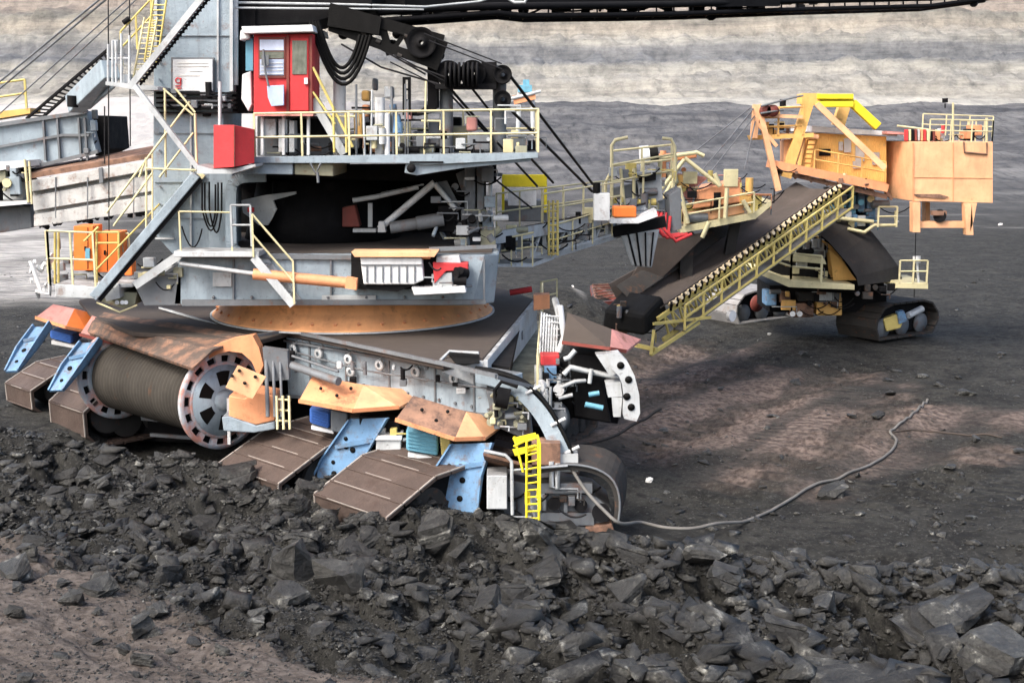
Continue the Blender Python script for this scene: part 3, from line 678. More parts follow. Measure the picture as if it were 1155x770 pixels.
# ---- crawlers
def crawler(c, length, wid, hgt, mat, nose_slope=1.15, z0=0, hd=HD, wdv=WD, side=True):
    """c: middle of the nose at ground level. Belt of big plates round a frame."""
    c = Vector(c); c.z = z0; T = MB(); ht = hgt
    prof = [(.62, .02), (.98, .22*ht), (1.0, .60*ht), (.02, .95*ht), (-.9, ht), (-length+1.2, ht), (-length+.3, .8*ht), (-length, .5*ht), (-length+.35, .12*ht), (-length+.9, .0), (-.3, 0)]
    pts = [c+hd*a*nose_slope+Z*b for a, b in prof]
    n = len(pts); gap = .045
    for i in range(n):
        a, b = pts[i], pts[(i+1) % n]; L = (b-a).length; k = max(1, round(L/.55)); d = (b-a).normalized(); nn = wdv.cross(d).normalized()
        mid = sum(pts, Vector())/n
        if nn.dot((a+b)/2-mid) < 0: nn = -nn
        for j in range(k):
            p0 = a+d*(L*j/k+gap/2); p1 = a+d*(L*(j+1)/k-gap/2)
            T.slab([p0-wdv*wid/2, p1-wdv*wid/2, p1+wdv*wid/2, p0+wdv*wid/2], nn*-.09)
            T.beam(p1-wdv*wid/2+nn*.005, p1+wdv*wid/2+nn*.005, .05, .05, nn)
    root = T.build('crawler_track', mat, EX, .012, True)
    E = MB()
    for i in range(n):
        a, b = pts[i], pts[(i+1) % n]; L = (b-a).length; k = max(1, round(L/.55)); d = (b-a).normalized(); nn = wdv.cross(d).normalized(); mid = sum(pts, Vector())/n
        if nn.dot((a+b)/2-mid) < 0: nn = -nn
        if i in (1, 2, 3):
            for sg in (1, -1): E.beam(a+wdv*sg*(wid/2-.02)+nn*.012, b+wdv*sg*(wid/2-.02)+nn*.012, .045, .03, nn)
            for j in range(k): p1 = a+d*(L*(j+1)/k); s0 = random.uniform(.05, .4); s1 = random.uniform(.6, .97); E.beam(p1+wdv*wid*(s0-.5)+nn*.022, p1+wdv*wid*(s1-.5)+nn*.022, .02, .02, nn)
    if mat is rustpad: E.build('worn_edge', worn, root, 0, True)
    f = MB(); inner = [c+hd*a*nose_slope*.86+Z*(.12+b*.86) for a, b in prof]
    mid = sum(inner, Vector())/n
    f.slab([mid+(p-mid)*.86-wdv*(wid/2-.35) for p in inner], wdv*(wid-.7)); f.build('track_frame', dark, root)
    if side:
        for k in range(5):
            q = c-hd*(length*(.1+.19*k))+Z*.32*ht+wdv*(wid/2-.36); f = MB(); f.lathe(q, wdv, [(0, .0), (0, .26*ht), (.1, .26*ht), (.1, 0)], 20, smooth=False); f.build('track_roller', darkpad, root)
        q = c+hd*.05+Z*.48*ht+wdv*(wid/2-.36); f = MB(); f.lathe(q, wdv, [(0, 0), (0, .3*ht), (.12, .3*ht), (.12, .12), (.2, .1), (.2, 0)], 24, smooth=False); f.build('idler_wheel', darkpad, root)
    return root
def gp(u, v, z): return G(u, v, z)
# left pair (left, right), near pair, right one
cB = crawler((G(71, 457, 1.65)-HD*1.05), 5.5, 2.25, 1.95, rustpad, .95, .42)
cA = crawler((G(20, 432, 1.75)-HD*1.1), 6.5, 1.9, 1.55, rustpad, 1.1, .7)
cD = crawler((G(300, 537, 1.0)-HD*1.0), 4.6, 2.75, 1.9, rustpad, 1.55, .05)
cE = crawler((G(415, 575, .95)-HD*1.0), 3.3, 2.75, 1.9, rustpad, 1.55, .05)
cF = crawler(G(648, 505, .1)+Vector((-1.0, .9, 0)), 2.6, 1.7, 1.4, darkpad, 1.0, 0, Vector((-.5, -.86, 0)).normalized(), Vector((.86, -.5, 0)).normalized())
cF.name = 'crawler_track'
# rear loop of the near pair seen from its side
def loopband(pts, wv, th, name, mat, par=EX):
    m = MB()
    cen = sum(pts, Vector())/len(pts)
    for a, b in zip(pts[:-1], pts[1:]):
        d = (b-a).normalized(); nn = wv.cross(d).normalized()
        if nn.dot((a+b)/2-cen) > 0: nn = -nn
        m.slab([a, b, b+nn*th, a+nn*th], wv)
    return m.build(name, mat, par)
lp = smooth_path([P(604, 529, 28.2), P(640, 524, 28.2), P(672, 529, 28.2), P(692, 543, 28.2), P(699, 566, 28.2), P(697, 590, 28.2)], 3)
TE = loopband(lp, Vector((.35, 1.9, 0)), .12, 'crawler_track', darkpad)
m = MB(); m.tube([p+Vector((0, -.04, 0.02)) for p in lp], .03, 6); m.build('edge_bar', midgrey, TE)
m = MB(); m.ps(28.5, 1.6, [(560, 538), (672, 560), (690, 575), (684, 603), (560, 600)]); TF = m.build('track_frame', midgrey, EX, .03)
m = MB(); m.rect(28.35, .15, 606, 545, 668, 556); m.rect(28.38, .12, 608, 578, 670, 592); m.rect(28.36, .14, 636, 560, 640, 578); m.rect(28.36, .14, 612, 558, 616, 576); m.build('frame_rail', midgrey, TF)
m = MB(); m.cyl(P(678, 578, 28.3), P(678, 577, 28.6), .22, 20); m.cyl(P(655, 570, 28.35), P(655, 569, 28.6), .16, 18); m.cyl(P(625, 568, 28.35), P(625, 567, 28.6), .16, 18); m.build('track_roller', dark, TF)
m = MB(); m.ps(28.3, .8, [(660, 595), (690, 590), (694, 602), (668, 606)]); m.build('mud_shoe', rusty, TF, .03)
m = MB(); m.ps(28.1, .7, [(618, 590), (665, 600), (664, 607), (622, 604)]); m.build('bottom_plate', midgrey, TF, .03)
m = MB(); m.rect(27.9, .8, 549, 536, 572, 574); m.build('tool_locker', pale, EX, .02)
m = MB(); m.rect(28.3, .6, 600, 500, 632, 524); m.slab([P(545, 510, 27.9), P(600, 524, 28), P(600, 530, 29), P(548, 520, 29)], (0, 0, -.08)); m.build('catwalk', rusty, EX)
m = MB(); m.pt([(546, 508, 27.7), (570, 513, 27.7), (577, 520, 27.7), (578, 580, 27.7)], .045, 6); m.pt([(577, 530, 27.7), (640, 525, 28.1)], .03, 6); m.build('hand_rail', pale, EX)
# yellow access ladder
m = MB(); a0, a1 = P(594, 587, 27.4), P(594, 496, 27.4); b0, b1 = P(608, 587, 27.4), P(607, 492, 27.4)
m.tube([a0, a1], .03, 6); m.tube([b0, b1], .03, 6)
for k in range(12): t = k/11.5+.03; m.tube([a0.lerp(a1, t), b0.lerp(b1, t)], .022, 6)
LAD = m.build('ladder', byellow, EX)
m = MB()
for k, v in enumerate((492, 505)):
    m.slab([P(578, v+2, 27.6), P(604, v-4, 27.4), P(606, v+2, 27.4), P(581, v+9, 27.6)], (0, .04, 0))
m.pt([(580, 492, 27.6), (590, 532, 27.5)], .03, 6); m.pt([(606, 490, 27.4), (609, 500, 27.3), (609, 575, 27.3)], .03, 6); m.pt([(580, 503, 27.6), (592, 497, 27.4)], .03, 6)
m.rect(27.45, .05, 592, 555, 598, 568); m.rect(27.45, .05, 605, 552, 609, 562); m.build('safety_cage', byellow, LAD)
m = MB(); m.beam(P(600, 560, 28), P(612, 612, 27.7), .12, .08); m.build('brace', midgrey, LAD)

# ---- roofs over the drives, motors, scraper arms
def hood(pe, mat_top, mat_end, zr, ridge=None):
    """pe: eave corners (u,v) front-left, front-right, back-right, back-left; ridge: two (u,v,Y)"""
def hood3(eL, eM, eR, rL, rR, Y, dY, mtop, mend, par=EX):
    # eL,eM,eR eave points left to right; rL,rR ridge points; real hipped cover with a back slope
    L_, M_, R_ = P(*eL, Y), P(*eM, Y-.5), P(*eR, Y-.1); a, b = P(*rL, Y+.7), P(*rR, Y+.4)
    bk = Vector((.6, 1.9, 0)); Lb, Rb = L_+bk, R_+bk
    m = MB(); th = Vector((0, 0, -.06))
    m.slab([L_, M_, b, a], th); m.slab([a, b, Rb, Lb], th); h = m.build('drive_hood', mtop, par)
    m = MB(); m.slab([M_, R_, b], th); m.slab([R_, Rb, b], th); m.slab([L_, a, Lb], th); m.build('hood_end', mend, h)
    m = MB(); m.beam(L_, M_, .05, .09); m.beam(M_, R_, .05, .09); m.build('hood_edge', rustor if mend != pink else darkred, h)
    return h
hood3((337, 452), (398, 463), (450, 459), (353, 423), (410, 434), 30.6, 1, rustor, peach)
hood3((446, 473), (513, 495), (547, 494), (466, 446), (526, 464), 29.0, 1, rusty, peach)
hood3((40, 358), (74, 369), (99, 374), (60, 343), (84, 348), 38.2, 1, pink, bright)
hood3((90, 377), (125, 386), (140, 384), (104, 356), (124, 363), 36.6, 1, pink, pink)
hood3((634, 386), (688, 393), (706, 396), (640, 352), (690, 371), 33.2, 1, browndeck, pink)
# peach plate and box beside the big wheel
m = MB(); m.ps(31.3, .08, [(268, 412), (300, 425), (285, 450), (254, 437)]); m.build('guard_plate', peach, EX, .01)
m = MB(); m.ps(31.8, .9, [(258, 446), (276, 449), (288, 442), (310, 446), (310, 474), (289, 479), (258, 470)]); m.build('gear_cover', orange, EX, .03)
m = MB(); m.ps(31.75, 1.0, [(250, 470), (258, 469), (289, 480), (310, 475), (310, 484), (286, 488), (252, 486)]); m.build('gear_case', grey, EX, .03)
m = MB(); 
for u in (312, 319, 326): m.pt([(u, 446, 31.4), (u+1, 484, 31.2)], .035, 6)
for v in (450, 462, 474): m.pt([(311, v, 31.4), (328, v+1, 31.4)], .03, 6)
m.build('guard_rail', cream, EX)
# motors
def motor(u0, v0, u1, v1, Y, mat):
    m = MB(); m.ps(Y, .9, [(u0, v0), (u1, v0+6), (u1, v1+6), (u0, v1)]); mo = m.build('drive_motor', mat, EX, .05)
    m = MB()
    for k in range(6): v = v0+(v1-v0)*(k+.5)/6; m.beam(P(u0+2, v+.3, Y-.03), P(u1-2, v+6, Y-.03), .03, .03)
    m.build('cooling_fin', mat, mo)
    m = MB(); m.ps(Y-.1, 1.1, [(u0+2, v1+3), (u1+4, v1+9), (u1+4, v1+12), (u0+2, v1+7)]); m.build('motor_base', white, mo)
motor(349, 460, 372, 477, 31.2, deepblue); motor(458, 484, 494, 508, 29.6, cyan)
motor(56, 372, 82, 381, 38.2, deepblue)
m = MB(); m.ps(31, .6, [(373, 462), (392, 466), (392, 490), (373, 486)]); m.build('gearbox', midgrey, EX, .04)
m = MB(); m.ps(29.4, .5, [(496, 490), (508, 492), (508, 516), (498, 514)]); m.build('gearbox', yellow, EX, .03)
m = MB(); m.rect(30.3, .5, 424, 492, 452, 514); c_ = m.build('tool_box', pale, EX, .02); m = MB(); m.rect(30.25, .6, 423, 491, 453, 496); m.build('lid', white, c_)
m = MB(); m.ps(30.6, .7, [(405, 468), (450, 476), (452, 492), (405, 486)]); m.build('bearing_block', dark, EX, .03)
# scraper arms: long tapered plates with holes and ribs
def scraper(up, lo, w0, w1, Y0, Y1, mat, holes=((.2, .3), (.45, .6), (.7, .35), (.35, .8)), rib=True):
    a = P(*up, Y0); b = P(*lo, Y1); ax = (b-a).normalized(); sd_ = Vector((1, -.25, .1)).normalized(); nn = ax.cross(sd_).normalized()
    if nn.y > 0: nn = -nn
    m = MB(); q = [a-sd_*w0*.35, a+sd_*w0*.65, a.lerp(b, .45)+sd_*w0*.62, b+sd_*w1*.55, b-sd_*w1*.5, a.lerp(b, .5)-sd_*(w0+w1)*.27]
    m.slab(q, -nn*.10); s_ = m.build('scraper_arm', mat, EX, .015)
    m = MB()
    m.slab([q[1], q[2], q[2]+nn*.22, q[1]+nn*.22], sd_*.05); m.slab([q[2], q[3], q[3]+nn*.06, q[2]+nn*.22], sd_*.05)
    m.slab([q[0], q[5], q[5]+nn*.12, q[0]+nn*.12], sd_*.05); m.slab([q[5], q[4], q[4]+nn*.05, q[5]+nn*.12], sd_*.05)
    m.beam(a.lerp(b, .35)-sd_*w0*.3+nn*.05, a.lerp(b, .28)+sd_*w0*.6+nn*.05, .06, .1); m.build('rib', mat, s_)
    m = MB()
    for i, (t, s2) in enumerate(holes):
        w_ = w0+(w1-w0)*t; p = a.lerp(b, t)+sd_*w_*(s2-.5)*.8+nn*.006; r = .055+.02*(i % 2); m.lathe(p, nn, [(0, 0), (0, r), (.012, r), (.012, 0)], 12)
    m.build('bolt_hole', black, s_)
    return s_
scraper((409, 472), (361, 560), 1.05, .95, 30.6, 30.7, blue, ((.25, .3), (.4, .75), (.55, .3), (.7, .55), (.8, .25), (.35, .45)))
scraper((525, 500), (500, 583), 1.05, 1.5, 28.9, 28.6, blue, ((.3, .25), (.5, .7), (.62, .3), (.75, .75), (.3, .8)))
scraper((45, 368), (12, 418), .62, .42, 37.4, 36.0, blue, ((.3, .5), (.55, .5), (.8, .5)))
scraper((99, 386), (62, 440), .70, .45, 36.0, 35.0, blue, ((.3, .5), (.55, .5), (.8, .5)))
m = MB(); qa = [(684, 399), (698, 397), (708, 408), (716, 424), (721, 445), (722, 466), (718, 475), (708, 473)]; qb = [(690, 416), (694, 420), (698, 424), (702, 434), (704, 448), (703, 460), (703, 468), (704, 472)]
for i in range(7): m.ps(32.3, .35, [qa[i], qa[i+1], qb[i+1], qb[i]])
s_ = m.build('scraper_arm', pale, EX)
m = MB()
for u, v in ((707, 447), (712, 459), (700, 412), (709, 428)): m.lathe(P(u, v, 32.29), (0, -1, 0), [(0, 0), (0, .1), (.012, .1), (.012, 0)], 12)
m.build('bolt_hole', black, s_)
m = MB(); m.ps(32.4, .4, [(672, 400), (694, 398), (706, 418), (688, 424)]); m.ps(32.5, .4, [(683, 432), (700, 430), (702, 447), (686, 448)]); m.ps(32.5, .2, [(690, 448), (702, 448), (700, 470), (692, 470)]); m.build('arm_bracket', pale, s_)
m = MB(); m.ps(33.4, 1.2, [(645, 398), (686, 402), (682, 440), (690, 478), (648, 470)]); m.build('drive_casing', dark, EX, .05)
m = MB(); m.pt([(660, 456, 32.7), (680, 460, 32.7)], .08, 8); m.pt([(664, 445, 32.8), (676, 443, 32.8)], .07, 8); m.build('hydraulic_pipe', cyan, EX)

# ---- cable drum
c1 = P(252, 451, 33.0); ax = Vector((-.74, .67, -.0)).normalized(); c0 = c1+ax*5.3
prof = [(.2, 1.0)]
h = .2
while h < 5.1: prof += [(h, .99), (h+.03, 1.05), (h+.10, 1.05), (h+.13, .99)]; h += .16
m = MB(); m.lathe(c1, ax, prof+[(5.1, .0)], 48); DR = m.build('cable_drum', drumm, EX)
def flange(c, axv, nm):
    root = None; Rr = 1.36
    m = MB(); m.lathe(c, axv, [(0, 1.24), (0, Rr), (.12, Rr), (.12, 1.24), (0, 1.24)], 56); m.lathe(c, axv, [(.0, .98), (.0, 1.06), (.1, 1.06), (.1, .98), (0, .98)], 56)
    for k in range(16):
        a = 2*math.pi*k/16; m.lathe(c, axv, [(.01, 1.04), (.01, 1.26), (.09, 1.26), (.09, 1.04)], 2, a, a+.17, False)
    root = m.build('flange_rim', paint('worn rim paint', (.42, .46, .50), .75, .1, rustcol=(.50, .24, .19)), DR)
    m = MB(); m.lathe(c, axv, [(-.03, .0), (-.03, .98), (.05, .98), (.05, .0)], 48)
    m.lathe(c, axv, [(-.16, 0), (-.16, .24), (-.03, .3)], 24); m.build('flange_disc', grey, DR)
    if nm:
        m = MB()
        for k in range(6):
            a = math.pi/3*k+.25
            m.lathe(c, axv, [(-.036, .42), (-.036, .82)], 6, a, a+.55, False); m.lathe(c, axv, [(-.034, .42), (-.034, .82)], 6, a, a+.55, False)
        m.build('lightening_hole', black, DR)
    m = MB(); m.lathe(c+axv*.13, axv, [(0, .9), (0, 1.3), (.02, 1.3), (.02, .9)], 48); m.build('drum_cheek', dark, DR)
flange(c1, ax, 1); flange(c0, ax, 0)
m = MB(); m.beam(c1-ax*.25+Z*.1, c1-ax*.2+Z*-1.2, .08, .12); m.build('support_strut', white, EX)
# fender over the drum, orange arch over the wheel
f1 = [(0.0, 4.16)]
e0 = [P(100, 357, 37.6), P(214, 398, 33.6)]
topb = [G(118, 352, 4.25), G(284, 378, 4.25)]
mid_ = [G(104, 362, 4.15), G(240, 394, 4.1)]
low_ = [G(98, 374, 3.85), G(217, 415, 3.72)]
m = MB(); th = Vector((0, 0, -.07))
m.slab([topb[0], topb[1], mid_[1], mid_[0]], th); m.slab([mid_[0], mid_[1], low_[1], low_[0]], th); m.slab([low_[0], low_[1], low_[1]-Z*.07, low_[0]-Z*.07], (.05, .05, 0)); m.build('drum_fender', fenderm, EX)
ac = [(212, 417), (226, 400), (241, 390), (262, 383), (285, 379), (292, 392), (297, 412)]; ai = [(218, 426), (232, 407), (246, 399), (258, 396), (273, 398), (284, 408), (291, 424)]
m = MB()
for i in range(6): m.ps(32.7, .5, [ac[i], ac[i+1], ai[i+1], ai[i]])
m.build('wheel_arch', orange, EX)
# dark undercarriage core that holds the bogies, lowered to deepen the shade beneath
m = MB(); m.hexa([G(150, 388, 3.9)+Vector((0, 3.2, 0)), gA+Vector((.3, .8, 0)), gB+Vector((0, 1.0, 0)), Vector((.4, 40, 3.9)), Vector((-8, 45, 3.9))],
                 [Vector((-11.5, 38.5, 1.2)), Vector((-5.2, 35.2, 1.2)), Vector((-.6, 30.8, 1.3)), Vector((-.2, 38, 1.2)), Vector((-8, 44, 1.2))]); m.build('undercarriage_frame', dark, EX)
m = MB(); p = Vector((-1.2, 31.5, 1.6)); m.beam(p, p+HD*-1+Vector((-3, -.2, 0)), .7, .9); m.beam(Vector((.2, 36, 2.2)), Vector((3.2, 35.5, 1.9)), .9, 1.0)
m.beam(Vector((-11, 39, 2.2)), Vector((-13.5, 38.4, 1.9)), .8, .8); m.build('bogie_beam_and_fill', dark, EX)

# ---- slewing ring
RC = Vector((-4.95, 38.35, 0))
m = MB(); m.lathe(RC, Z, [(4.22, 3.3), (4.22, 4.32), (4.28, 4.34), (4.32, 4.28), (4.66, 4.02), (4.72, 3.95), (5.1, 3.9)], 96); SR = m.build('slewing_ring', paint('ring orange', (.78, .38, .17), .2, .3), EX)
m = MB(); m.lathe(RC, Z, [(4.22, 4.33), (4.22, 4.40), (4.27, 4.40), (4.27, 4.34)], 96); m.build('ring_lip', pale, SR)
m = MB()
for k in range(40):
    a = 2*math.pi*k/40; q = RC+Vector((math.cos(a)*4.17, math.sin(a)*4.17, 4.46)); n_ = Vector((math.cos(a)*.7, math.sin(a)*.7, .7)); m.cyl(q, q+n_*.05, .045, 8)
m.build('ring_bolt', orange, SR)
# ---- turntable
m = MB(); zt, zb = 6.5, 5.08; yf = 33.7
TT = [(P(200, 300, yf).x, yf), (P(402, 300, yf).x, yf)]
top = [Vector((-9.1, yf, zt)), Vector((-.75, yf+.0, zt)), Vector((-.35, yf+.3, zt)), Vector((-.35, 42.5, zt)), Vector((-9.1, 42.5, zt))]
bot = [Vector((-9.35, yf, zb)), Vector((-1.1, yf, zb)), Vector((-.5, yf+.5, zb)), Vector((-.5, 42.5, zb)), Vector((-9.1, 42.5, zb))]
m.hexa(bot, top); T1 = m.build('turntable', grey, EX, .05)
m = MB(); m.slab([Vector((-9.0, yf+.15, zt+.004)), Vector((-.55, yf+.3, zt+.004)), Vector((-.45, 42.4, zt+.004)), Vector((-9, 42.4, zt+.004))], (0, 0, .03)); m.build('turntable_deck', browndeck, T1)
m = MB(); m.ps(33.6, .09, [(200, 286), (402, 288), (402, 293), (200, 291)]); m.ps(33.6, .09, [(484, 279), (560, 276), (560, 280), (484, 284)]); m.ps(33.6, .09, [(205, 338), (548, 338), (548, 343), (205, 345)])
for u in (262, 330, 372, 545): m.ps(33.63, .06, [(u, 293), (u+2, 293), (u+2, 338), (u, 338)])
m.build('flange_strip', midgrey, T1)
m = MB(); m.ps(33.62, .07, [(240, 307), (261, 307), (261, 323), (240, 323)]); m.ps(33.62, .07, [(363, 333), (424, 333), (424, 341), (363, 341)]); m.build('name_plate', pale, T1)
m = MB(); m.hexa([P(152, 322, 33.7), P(205, 300, 33.7), P(205, 300, 36.5), P(152, 322, 36.5)][::1], [P(163, 345, 33.7), P(205, 345, 33.7), P(205, 345, 36.5), P(163, 345, 36.5)]); m.build('corner_box', midgrey, T1, .03)
# recess with white tank
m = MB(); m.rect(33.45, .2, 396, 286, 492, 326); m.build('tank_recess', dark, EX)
m = MB(); m.ps(33.0, .42, [(406, 290), (476, 291), (478, 316), (466, 321), (410, 321)]); TK = m.build('tank', white, EX, .04)
m = MB()
for u in range(413, 476, 9): m.rect(32.96, .05, u, 300, u+1.2, 318)
m.rect(32.96, .05, 407, 298, 477, 299.2); m.build('panel_joint', midgrey, TK)
m = MB(); m.ps(32.9, .75, [(396, 284), (494, 284), (490, 290), (400, 290)]); m.build('tank_canopy', peach, EX, .01)
m = MB(); m.ps(33.1, .5, [(405, 322), (466, 322), (448, 329), (412, 326)]); m.build('tank_cradle', dark, EX)
m = MB(); m.ps(32.9, .7, [(464, 324), (490, 325), (524, 322), (526, 330), (467, 333)]); m.build('machine_tray', white, EX, .02)
m = MB(); m.ps(33.1, .5, [(488, 296), (528, 297), (528, 304), (503, 306), (490, 320)]); m.build('winch_frame', red, EX, .02)
m = MB(); m.ps(33.2, .4, [(492, 290), (518, 288), (520, 297), (492, 298)]); m.ps(33.15, .4, [(488, 318), (500, 308), (510, 307), (510, 323), (488, 324)]); m.build('winch_cover', pale, EX, .02)
m = MB(); m.cyl(P(514, 308, 33), P(526, 308, 33.2), .16, 16); m.cyl(P(512, 316, 33), P(526, 317, 33), .12, 16); m.cyl(P(519, 305, 32.9), P(520, 305, 33.2), .1, 12); m.build('winch_drum', dark, EX)
m = MB(); m.pt([(286, 309, 33.0), (392, 319, 33.0)], .15, 14); m.ps(32.85, .35, [(390, 313), (402, 315), (402, 327), (389, 325)]); HC = m.build('slewing_cylinder', bright if False else orange, EX)
m = MB(); m.pt([(203, 297, 33.1), (286, 308.5, 33.05)], .06, 10); m.build('piston_rod', pale, HC)
# stair down to the deck
m = MB(); m.stairs(P(286, 290, 32.9), P(331, 344, 32.9), .75, (0, 1, 0)); ST = m.build('stair', pale, EX)
m = MB(); m.rail([P(286, 290, 32.85), P(332, 343, 32.85)], 1.15, 1.2, .028); m.build('stair_railing', cream, ST)
m = MB(); m.rail([P(262, 278, 33), P(284, 278, 33)], 1.1, .6, .03); m.build('railing', pale, EX)
m = MB(); m.ps(32.9, 1.0, [(196, 283), (292, 284), (292, 290), (196, 290)]); m.build('ledge', pale, EX, .02)
m = MB(); m.rail([P(204, 283, 33), P(262, 284, 33)], 1.05, 1.4, .025, (1.0,)); m.build('railing', cream, EX)

# ---- mast
m = MB(); m.ps(35, 2.4, [(174, -90), (262, -90), (262, 103), (252, 110), (252, 288), (196, 288), (172, 262)]); MS = m.build('mast', grey, EX, .04)
m = MB(); m.rect(34.93, .07, 244.5, -90, 246.5, 100); m.rect(34.9, .1, 259, -90, 262.5, 103); m.rect(34.9, .1, 174, -90, 177, 60); m.rect(34.92, .08, 175, 268, 196, 270)
m.rect(34.93, .07, 214, 112, 216, 283); m.build('panel_seam', pale, MS)
m = MB()
for i, v in enumerate((104, 109.5, 115, 120.5, 126)): m.rect(34.7+.02*i, .2, 176, v, 266, v+2.2)
m.build('grating_edge', dark, MS)
m = MB(); m.rect(34.75, .2, 176, 112, 262, 114); m.rect(34.75, .2, 180, 118, 262, 120); m.build('bearing_plate', midgrey, MS)
m = MB(); m.rect(34.8, .16, 193, 65, 241, 105); SN = m.build('sign_board', midgrey, EX)
m = MB(); m.rect(34.74, .05, 195, 67, 239.5, 102.5); m.build('sign_face', white, SN)
m = MB(); m.lathe(P(201, 91, 34.72), (0, -1, 0), [(0, .055), (0, .085), (.01, .085), (.01, .055)], 20)
m.rect(34.715, .02, 197.5, 96.5, 204, 97.6); m.rect(34.715, .02, 198, 99, 204.5, 100.2); m.rect(34.715, .02, 203, 88, 204.5, 96); m.build('red_mark', red, SN)
m = MB()
for v, a, b in ((71, 200, 234), (74.5, 200, 235), (80, 214, 228), (85, 199, 226)): m.rect(34.725, .01, a, v, b, v+.7)
m.build('text_line', paint('faded print', (.62, .62, .58), 0, 0, spot=0), SN)
m = MB(); m.rect(34.2, .15, 246, 92, 248.5, 150); m.build('conduit', white, EX)
# round edged opening frame right of the mast
m = MB(); op = smooth_path([P(268, 284, 34.6), P(262, 278, 34.6), P(261, 262, 34.6), P(261, 214, 34.6), P(266, 204, 34.6), P(276, 200, 34.6), P(300, 199, 34.6)], 4)
for a, b in zip(op[:-1], op[1:]): m.beam(a, b, .3, .12, (0, 1, 0))
m.build('opening_frame', grey, EX)
m = MB(); m.ps(34.9, .8, [(236, 188), (262, 190), (262, 286), (236, 286)]); m.build('mast_foot', grey, EX, .03)
# hoses hanging on the foot plate
for a, b, sg in (((228, 206), (246, 206), 1.7), ((231, 206), (243, 208), 1.3), ((236, 205), (250, 206), 1.9)):
    m = MB(); m.tube([P(*a, 34.6)]+arc(P(a[0], a[1]+30, 34.6), P(b[0], b[1]+30, 34.6), sg*.35, 8)+[P(*b, 34.6)], .025, 6); m.build('hose', black, EX)
m = MB(); m.tube(arc(P(205, 255, 34.5), P(228, 258, 34.5), .55, 10), .02, 6); m.build('hose', black, EX)
# red and orange cabinets
def cabinet(name, mat, Y, u0, v0, u1, v1, depth, um=None, handle=True):
    m = MB(); m.rect(Y, depth, u0, v0, u1, v1); o = m.build(name, mat, EX, .015)
    m = MB(); um = um or (u0+u1)/2; m.rect(Y-.012, .012, um-.4, v0+1.5, um+.4, v1-1.5); m.build('door_gap', dark, o)
    if handle: m = MB(); m.rect(Y-.06, .06, um-4, (v0+v1)/2-2, um-2.5, (v0+v1)/2+3); m.build('door_handle', dark, o)
    return o
m = MB(); m.hexa([P(241, 141, 32.6), P(264, 141, 32.3), P(287, 146, 32.7), P(287, 146, 34), P(241, 141, 34)], [P(241, 190, 32.6), P(264, 188.5, 32.3), P(287, 184, 32.7), P(287, 184, 34), P(241, 190, 34)]); RB = m.build('electrical_cabinet', red, EX, .012)
m = MB(); m.beam(P(264.2, 142, 32.28), P(264.2, 188, 32.28), .03, .03); m.build('door_edge', darkred, RB)
m = MB(); m.ps(32.5, 1.4, [(222, 186), (240, 191), (264, 190), (288, 185), (288, 188), (262, 196), (222, 196)]); m.build('cabinet_shelf', pale, EX)
cabinet('electrical_cabinet', bright, 34.6, 83, 255, 105, 305, .8, 99); cabinet('electrical_cabinet', bright, 34.8, 108, 262, 134, 307, .8, 121)
m = MB(); m.rect(34.54, .05, 96, 280, 101, 293); m.build('warning_plate', cyan, EX)
m = MB(); m.rect(34.3, .4, 140, 295, 149, 311); m.build('lifebuoy_box', bright, EX, .04)
# lower left platform
m = MB(); m.ps(33.6, 2.4, [(62, 320), (110, 324), (108, 337), (62, 335)]); m.ps(33.6, 2.2, [(110, 318), (150, 320), (150, 324), (110, 326)]); PL = m.build('service_platform', pale, EX, .02)
m = MB(); m.rail([P(57, 322, 33.7), P(108, 324, 33.7)], 1.5, .75, .028, (1.0, .5)); m.rail([P(57, 322, 33.7), P(55, 318, 36)], 1.5, .75, .028); m.rail([P(112, 318, 35.4), P(148, 318, 35.4)], 1.4, .8, .025); m.build('railing', cream, EX)
m = MB(); 
for a, b in (((62, 320), (62, 262)), ((66, 322), (66, 262)), ((109, 322), (109, 262)), ((134, 310), (134, 262))): m.pt([(*a, 34.4), (*b, 34.4)], .035, 6)
m.pt([(108, 262, 34.4), (134, 262, 34.4)], .035, 6); m.pt([(108, 274, 34.4), (134, 274, 34.4)], .03, 6); m.pt([(95, 272, 34.3), (111, 256, 34.3)], .035, 6); m.pt([(108, 305, 34.3), (180, 230, 34.3)], .028, 6); m.build('guard_frame', yellow, EX)
m = MB(); random.seed(5)
for i in range(15): u = random.uniform(36, 60); v = random.uniform(292, 330); m.beam(P(u, v, 34.5), P(u+random.uniform(-5, 7), v+random.uniform(-8, 8), 34.7), .06, .1)
m.pt([(34, 294, 34.4), (40, 310, 34.4), (46, 330, 34.4), (56, 332, 34.4), (56, 320, 34.4)], .06, 8); m.build('winch_bracket', white, EX)
m = MB(); m.ps(33.9, 1.2, [(112, 327), (155, 330), (152, 344), (138, 348), (112, 340)]); m.build('lamp_housing', olive, EX, .03)
m = MB(); m.pt([(109, 341, 33.7), (135, 352, 33.7), (155, 344, 33.7)], .03, 6); m.build('lamp_bracket', cream, EX)
for u in (132, 138, 142):
    m = MB(); m.cyl(P(u, 341, 33.8), P(u, 341, 33.6), .06, 10); m.build('lamp', white, EX)
m = MB(); m.ps(33.5, 1.2, [(116, 328), (128, 326), (134, 320), (135, 336), (120, 340)]); m.build('junction_box', pale, EX)
m = MB(); m.stairs(P(203, 287, 33.4), P(152, 322, 33.4), .8, (0, 1, 0), None, .2); m.build('stair', pale, EX)
